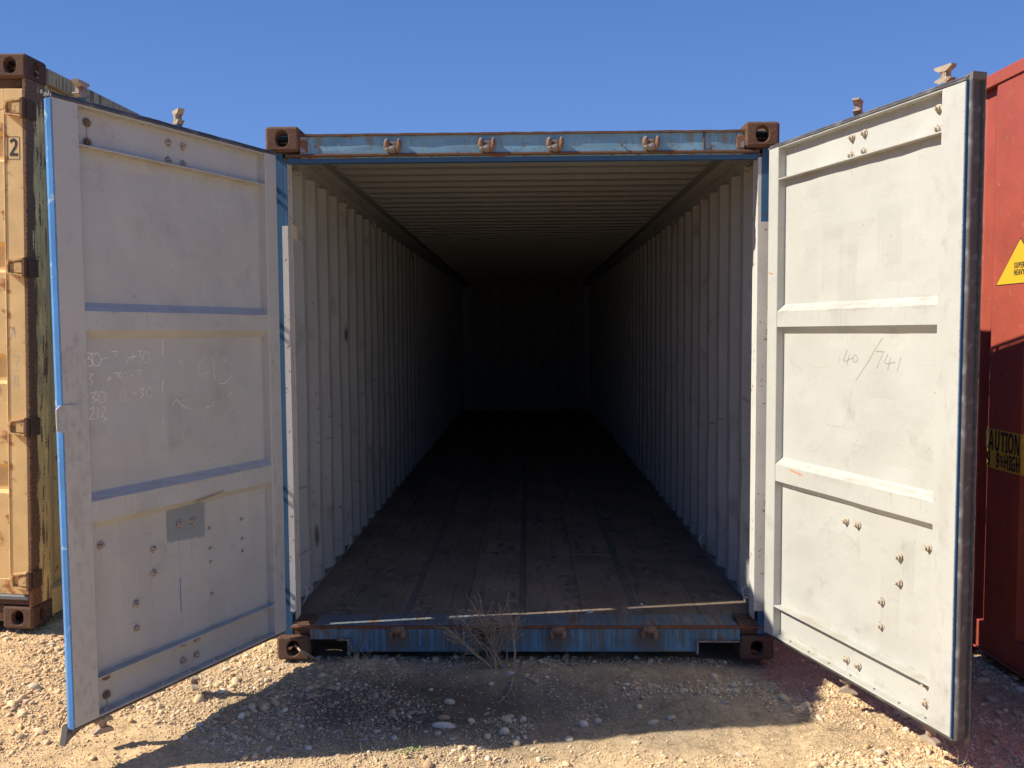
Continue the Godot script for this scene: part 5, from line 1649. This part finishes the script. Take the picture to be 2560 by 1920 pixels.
func build_stones() -> void:
	var pale := Color(0.60, 0.51, 0.37)
	var greyc := Color(0.44, 0.37, 0.27)
	var tanc := Color(0.56, 0.45, 0.29)
	var warm := Color(0.46, 0.26, 0.14)
	var L := [
		[-0.33, 0.45, 0.040, 0.85, 0.85, 0.3, tanc, "tan egg-shaped stone alone on dark soil left of the shrub"],
		[-0.335, 0.61, 0.050, 0.35, 0.6, 0.1, warm, "flat reddish brown stone in the shade, behind the long grey stone"],
		[-0.22, 0.632, 0.038, 0.7, 0.8, 1.0, tanc, "squat tan stone between the reddish flat stone and the stone pile"],
		[-0.325, 0.69, 0.095, 0.3, 0.38, 0.12, pale, "long flat grey-white stone lying crosswise in the shade"],
		[-0.345, 0.76, 0.042, 0.5, 0.7, 0.5, greyc, "grey stone just in front of the long flat one"],
		[-0.424, 0.306, 0.021, 0.7, 0.9, 0.0, pale, "small round white pebble on bare soil far left of the shrub"],
		[-0.982, 0.327, 0.024, 0.8, 0.9, 0.4, pale, "lone pale pebble near the bottom left corner casting's shadow"],
		[-0.82, 0.465, 0.030, 0.6, 0.8, 0.8, greyc, "grey-brown stone in the deep shade left of centre"],
		[-0.597, 0.736, 0.034, 0.6, 0.7, 0.2, tanc, "flat tan stone in the gravel bed left of the weed"],
		[-0.518, 0.79, 0.028, 0.6, 0.8, 1.4, pale, "pale stone close behind the small green weed"],
		[-0.635, 0.80, 0.027, 0.6, 0.8, 0.1, greyc, "grey stone at the shadow's edge left of the weed"],
		[-0.08, 0.713, 0.046, 0.75, 0.75, 0.6, pale, "biggest pale stone of the pile below the shrub"],
		[-0.031, 0.785, 0.044, 0.7, 0.75, 2.2, tanc, "wedge-shaped tan stone, front one of the pile below the shrub"],
		[-0.006, 0.592, 0.034, 0.8, 0.7, 0.9, pale, "upright pale stone at the back right of the pile below the shrub"],
		[-0.06, 0.56, 0.034, 0.75, 0.8, 0.2, greyc, "grey stone at the back of the pile, under the twigs"],
		[-0.15, 0.76, 0.034, 0.7, 0.8, 1.1, tanc, "tan stone at the left end of the pile below the shrub"],
		[-0.285, 0.80, 0.031, 0.6, 0.9, 0.3, greyc, "small grey stone midway between the weed and the pile"],
		[-0.064, 0.165, 0.040, 0.6, 0.65, -0.5, pale, "white stone wedged at the foot of the dry shrub"],
		[0.012, 0.178, 0.028, 0.5, 0.7, 0.2, pale, "flat white pebble just right of the shrub's foot"],
		[-0.15, 0.255, 0.028, 0.7, 0.8, 0.7, tanc, "yellowish pebble in front left of the shrub's foot"],
		[0.243, 0.64, 0.040, 0.8, 0.95, 0.0, pale, "round whitish stone, left one of a pair on cracked soil"],
		[0.313, 0.604, 0.032, 0.8, 0.95, 0.0, tanc, "round tan stone, right one of a pair on cracked soil"],
		[0.495, 0.50, 0.027, 0.9, 0.9, 0.8, tanc, "small upright stone on bare soil at the middle right"],
		[0.541, 0.62, 0.052, 0.55, 0.55, 0.1, tanc, "oval cream stone lying on bare soil at the middle right"],
		[0.62, 0.595, 0.036, 0.5, 0.7, 0.4, greyc, "dark grey stone right of the oval cream stone"],
		[0.179, 0.75, 0.050, 0.4, 0.6, -0.3, pale, "flat angular pale stone in front of the round pair"],
		[0.448, 0.795, 0.032, 0.5, 0.7, -0.3, tanc, "flat pebble lying nearest the shadow's edge at right"],
		[0.86, 0.30, 0.030, 0.7, 0.8, 0.6, pale, "pale stone at the left end of the stones by the right casting"],
		[0.967, 0.262, 0.040, 0.6, 0.7, 0.1, pale, "broad pale stone in front of the right casting"],
		[0.955, 0.327, 0.036, 0.65, 0.6, -0.5, pale, "slanting cream stone among the stones by the right casting"],
		[0.884, 0.444, 0.048, 0.4, 0.5, 0.05, greyc, "flat two-tone stone in front of the row by the right casting"],
		[0.722, 0.334, 0.042, 0.5, 0.8, 0.2, tanc, "half-buried tan stone left of the row by the right casting"],
		[1.119, 0.314, 0.036, 0.5, 0.7, -0.4, greyc, "flat stone in the shade under the right door's hinge side"],
		[2.10, 0.34, 0.080, 0.4, 0.7, 0.2, greyc, "large flat stone in deep shade below the red container"],
		[1.92, 0.79, 0.036, 0.5, 0.6, 0.1, greyc, "small flat stone in deep shade right of the right door"],
		[-2.2, 0.38, 0.050, 0.7, 0.7, 0.4, pale, "bright upright stone in the sun left of the left door"],
		[-2.37, -0.05, 0.042, 0.6, 0.7, 0.0, pale, "pale stone in the sun before the yellow container's casting"],
		[1.40, 0.83, 0.042, 0.5, 0.8, 0.3, pale, "sunlit pale stone, biggest near the right door's lower edge"],
		[1.36, 0.80, 0.038, 0.5, 0.7, 0.9, Color(0.58, 0.42, 0.2), "sunlit yellowish stone beside the biggest one near the right door"]]
	for k in L.size():
		var q: Array = L[k]
		stone(q[0], q[1], q[2], q[3], q[4], q[5], q[6], 1000 + k, q[7])

func twig_run(a: Vector3, b: Vector3, bend: float, rng: RandomNumberGenerator, n := 6) -> Array:
	var pts := []
	var o := Vector3(rng.randfn(), rng.randfn() * 0.6, rng.randfn()) * bend
	for k in n + 1:
		var f := k / float(n)
		pts.append(a.lerp(b, f) + o * sin(PI * f) + Vector3(rng.randfn(), rng.randfn(), rng.randfn()) * bend * 0.12)
	return pts

func build_shrub() -> void:
	var s := thing("dry_shrub", Vector3(-0.09, ground_y(-0.09, 0.13), 0.13), "dead leafless dry shrub leaning on the container's sill", "dry shrub")
	var o := s.position
	var rng := RandomNumberGenerator.new()
	rng.seed = 55
	# [base, tip] of the main stems, in the world
	var stems := [
		[Vector3(-0.13, -0.02, 0.09), Vector3(-0.372, 0.20, 0.09)], [Vector3(-0.13, -0.02, 0.09), Vector3(-0.31, 0.235, 0.06)], [Vector3(-0.125, -0.02, 0.10), Vector3(-0.33, 0.165, 0.11)],
		[Vector3(-0.135, -0.02, 0.13), Vector3(-0.155, 0.10, 0.08)], [Vector3(-0.135, -0.02, 0.13), Vector3(-0.19, 0.24, 0.05)], [Vector3(-0.09, -0.02, 0.08), Vector3(-0.145, 0.17, 0.07)],
		[Vector3(-0.09, -0.02, 0.08), Vector3(-0.225, 0.265, 0.05)], [Vector3(-0.085, -0.02, 0.09), Vector3(-0.116, 0.25, 0.07)], [Vector3(-0.048, -0.02, 0.12), Vector3(-0.058, 0.225, 0.06)],
		[Vector3(-0.05, -0.02, 0.11), Vector3(-0.09, 0.22, 0.05)], [Vector3(-0.07, -0.02, 0.20), Vector3(0.05, 0.055, 0.12)], [Vector3(-0.07, -0.02, 0.20), Vector3(0.235, 0.01, 0.14)],
		[Vector3(-0.07, -0.02, 0.20), Vector3(0.04, 0.0, 0.14)], [Vector3(-0.05, 0.0, 0.20), Vector3(-0.112, -0.03, 0.42)], [Vector3(-0.05, 0.0, 0.20), Vector3(-0.065, -0.03, 0.43)], [Vector3(-0.05, 0.0, 0.20), Vector3(-0.03, -0.03, 0.40)]]
	var tips := MB.new()
	for k in stems.size():
		var a: Vector3 = stems[k][0] - o
		var b: Vector3 = stems[k][1] - o
		var mb := MB.new()
		var run := twig_run(a, b, 0.014, rng)
		if k == 11:
			run = []
			for j in 9:
				var f := j / 8.0
				run.append(a.lerp(b, f) + Vector3(0, 0.075 * sin(PI * f), 0))
		mb.tube(run, 0.0052 if k < 10 else 0.0036, 0.0019, 6)
		part("stem", mb, M.twig, s)
		if k < 10:
			# a broom of fine twigs from the upper half of every stem
			for t in 22:
				var f := rng.randf_range(0.4, 1.0)
				var p := a.lerp(b, f)
				var d := (b - a).normalized()
				var q := p + (d * rng.randf_range(0.02, 0.085) + Vector3(rng.randfn(0, 0.035), rng.randfn(-0.004, 0.03), rng.randfn(0.006, 0.02)))
				if q.z + o.z < 0.0 and q.y + o.y < 0.17:
					q.z = 0.012 - o.z
				tips.tube(twig_run(p, q, 0.008, rng, 4), 0.0019, 0.0009, 4)
	for t in 130:   # matted tangle in the middle
		var p := Vector3(rng.randf_range(-0.26, -0.06), rng.randf_range(0.13, 0.235), rng.randf_range(0.02, 0.09)) - o
		var q := p + Vector3(rng.randfn(-0.01, 0.045), rng.randfn(0, 0.03), rng.randfn(0, 0.015))
		q.z = maxf(q.z, 0.008 - o.z)
		tips.tube(twig_run(p, q, 0.010, rng, 4), 0.0018, 0.0009, 4)
	for t in 26:   # seed heads and broken bits
		var p := Vector3(rng.randf_range(-0.33, -0.05), rng.randf_range(0.12, 0.27), rng.randf_range(0.02, 0.09)) - o
		tips.lump(p, Vector3(0.0032, 0.0055, 0.0032), rng, 0, 0.2)
	var crown := MB.new()
	for t in 4:
		crown.lump(Vector3(-0.09 + rng.randfn(0, 0.03), -0.008, 0.11 + rng.randfn(0, 0.03)) - o, Vector3(0.02, 0.018, 0.018), rng, 1, 0.35)
	part("root_crown", crown, M.twig, s)
	var tw := part("twigs", tips, M.twig, s)
	tw.set_meta("kind", "stuff")

func build_small_things() -> void:
	var rng := RandomNumberGenerator.new()
	rng.seed = 66
	# green weed at the shadow's edge
	var wp := Vector3(-0.45, ground_y(-0.45, 0.9), 0.9)
	var w := thing("weed", wp, "small green weed growing at the edge of the shadow", "weed")
	for k in 30:
		var lf := MB.new()
		var a := rng.randf() * TAU
		var l := rng.randf_range(0.008, 0.024)
		var root := Vector3(rng.randfn(0, 0.03), 0.001, rng.randfn(0, 0.014))
		var d := Vector3(cos(a), rng.randf_range(0.15, 0.9), sin(a) * 0.7).normalized()
		var sd := d.cross(Vector3.UP).normalized() * l * 0.22
		var mid := root + d * l * 0.5 + Vector3(0, l * 0.08, 0)
		lf.quad(root, mid - sd, root + d * l, mid + sd, Vector3.UP)
		lf.quad(root - Vector3(0, 0.0006, 0), mid - sd - Vector3(0, 0.0006, 0), root + d * l - Vector3(0, 0.0006, 0), mid + sd - Vector3(0, 0.0006, 0), Vector3.DOWN)
		part("leaf", lf, M.leaf, w)
	# dry grass tufts
	var tufts := [[1.24, 0.66, 9, 0.10, "dry grass tuft at the corner of the shadow near the right door"], [-0.8, 0.1, 16, 0.11, "matted dry grass in front of the left lifting pocket"], [-1.53, 1.0, 7, 0.05, "tiny green-yellow grass tuft in the sun by the left door"], [1.62, 0.95, 12, 0.13, "sprawling dry grass in the sun below the right door"], [0.45, 0.48, 9, 0.07, "sparse dry sprigs on the soil right of the shrub"], [-0.40, 0.16, 5, 0.13, "thin dry stalks standing left of the shrub"]]
	for k in tufts.size():
		var q: Array = tufts[k]
		var t := thing("grass_tuft", Vector3(q[0], ground_y(q[0], q[1]), q[1]), q[4], "grass", "dry grass tufts on the soil")
		for j in q[2]:
			var mb := MB.new()
			var b := Vector3(rng.randfn(0, 0.03), -0.004, rng.randfn(0, 0.02))
			var e: Vector3 = b + Vector3(rng.randfn(0, 0.55), rng.randf_range(0.15, 0.9), rng.randfn(0, 0.4)).normalized() * q[3] * rng.randf_range(0.5, 1.2)
			mb.tube(twig_run(b, e, 0.008, rng, 5), 0.0013, 0.0006, 4)
			part("blade", mb, M.leaf if k == 2 else M.straw, t)
	# straw poking out of the lower left casting
	var cs := thing("dry_stalk", Vector3(-1.13, 0.055, -0.01), "dry stalk poking out of the lower left corner casting's hole", "stalk")
	for j in 3:
		var mb := MB.new()
		mb.tube([Vector3(-0.01, 0.006 * j, -0.03), Vector3(0.02, 0.004 * j - 0.002, 0.012), Vector3(0.07 + 0.03 * j, -0.025 - 0.008 * j, 0.05)], 0.003, 0.0015, 5)
		part("stem", mb, M.straw, cs)
	# wire loop at the left door's corner
	var wl := MB.new()
	var loop := []
	for k in 15:
		var f := k / 14.0
		loop.append(Vector3(-1.70 - 0.028 * sin(PI * f) - 0.012 * f, 0.205 - 0.062 * sin(PI * f * 0.98), 1.02 + 0.02 * f))
	wl.tube(loop, 0.002, 0.002, 6)
	var wo := part("wire_loop", wl, M.rust_dark, self)
	tag(wo, "rusty wire loop hanging behind the left door's bottom corner", "wire")
	# litter on the container's floor
	for q in [[0.34, -0.22, 0.016, "crumpled scrap on the floor near the sill at right of centre"], [-0.16, -0.62, 0.006, "tiny white scrap on the floor left of the middle strip"], [0.62, -0.35, 0.01, "pale flake on the right floor strip"]]:
		var mb := MB.new()
		mb.lump(Vector3.ZERO, Vector3(q[2], q[2] * 0.5, q[2] * 0.7), rng, 1, 0.4)
		var o := part("litter_scrap", mb, M.post_white, self)
		o.position = Vector3(q[0], FLOOR_Y + q[2] * 0.3, q[1])
		tag(o, q[3], "litter", "scraps of litter on the container floor")
	var st := MB.new()
	st.tube([Vector3(-0.03, 0, 0.004), Vector3(0.0, 0.002, 0), Vector3(0.03, 0.001, 0.003)], 0.0015, 0.0012, 5)
	var so := part("straw_piece", st, M.straw, self)
	so.position = Vector3(-0.07, FLOOR_Y + 0.003, -0.42)
	tag(so, "single straw lying on the container floor near the middle strip", "straw")

# ------------------------------------------------------------------
func _ready() -> void:
	var cam := Camera3D.new()
	cam.name = "camera"
	cam.position = Vector3(0.0226, 1.6043, 4.1515)
	cam.rotation = Vector3(-0.0592, 0.0177, -0.0065)
	cam.fov = 47.92
	cam.near = 0.05
	cam.far = 900.0
	add_child(cam)
	cam.current = true
	var env := Environment.new()
	env.background_mode = Environment.BG_SKY
	var sky := Sky.new()
	var sm := ProceduralSkyMaterial.new()
	sm.sky_top_color = lin(0.030, 0.093, 0.315)
	sm.sky_horizon_color = lin(0.182, 0.335, 0.67)
	sm.sky_curve = 0.20
	sm.sky_energy_multiplier = 1.0
	sm.ground_horizon_color = lin(0.182, 0.335, 0.67)
	sm.ground_bottom_color = lin(0.3, 0.25, 0.18)
	sm.sun_angle_max = 20.0
	sky.sky_material = sm
	env.sky = sky
	env.tonemap_mode = Environment.TONE_MAPPER_LINEAR
	env.tonemap_exposure = 1.45
	env.sdfgi_enabled = true
	env.ssao_enabled = true
	env.ssil_enabled = true
	var we := WorldEnvironment.new()
	we.name = "sky"
	we.environment = env
	add_child(we)
	var sun := DirectionalLight3D.new()
	sun.name = "sun"
	sun.light_energy = 1.6
	sun.light_color = Color(1.0, 0.962, 0.893)
	sun.light_angular_distance = 0.53
	sun.shadow_enabled = true
	var dir := Vector3(cos(SUN_EL) * cos(SUN_AZ), -sin(SUN_EL), -cos(SUN_EL) * sin(SUN_AZ))
	sun.transform = Transform3D(Basis.looking_at(dir, Vector3.UP), Vector3(-4, 6, 2))
	add_child(sun)

	make_materials()
	var cl := casting(-1.0)
	var cr := casting(1.0)
	build_ground()
	blue_container(cl, cr)
	yellow_container(cr, cl)
	red_container(cr, cl)
	build_gravel()
	build_stones()
	build_shrub()
	build_small_things()
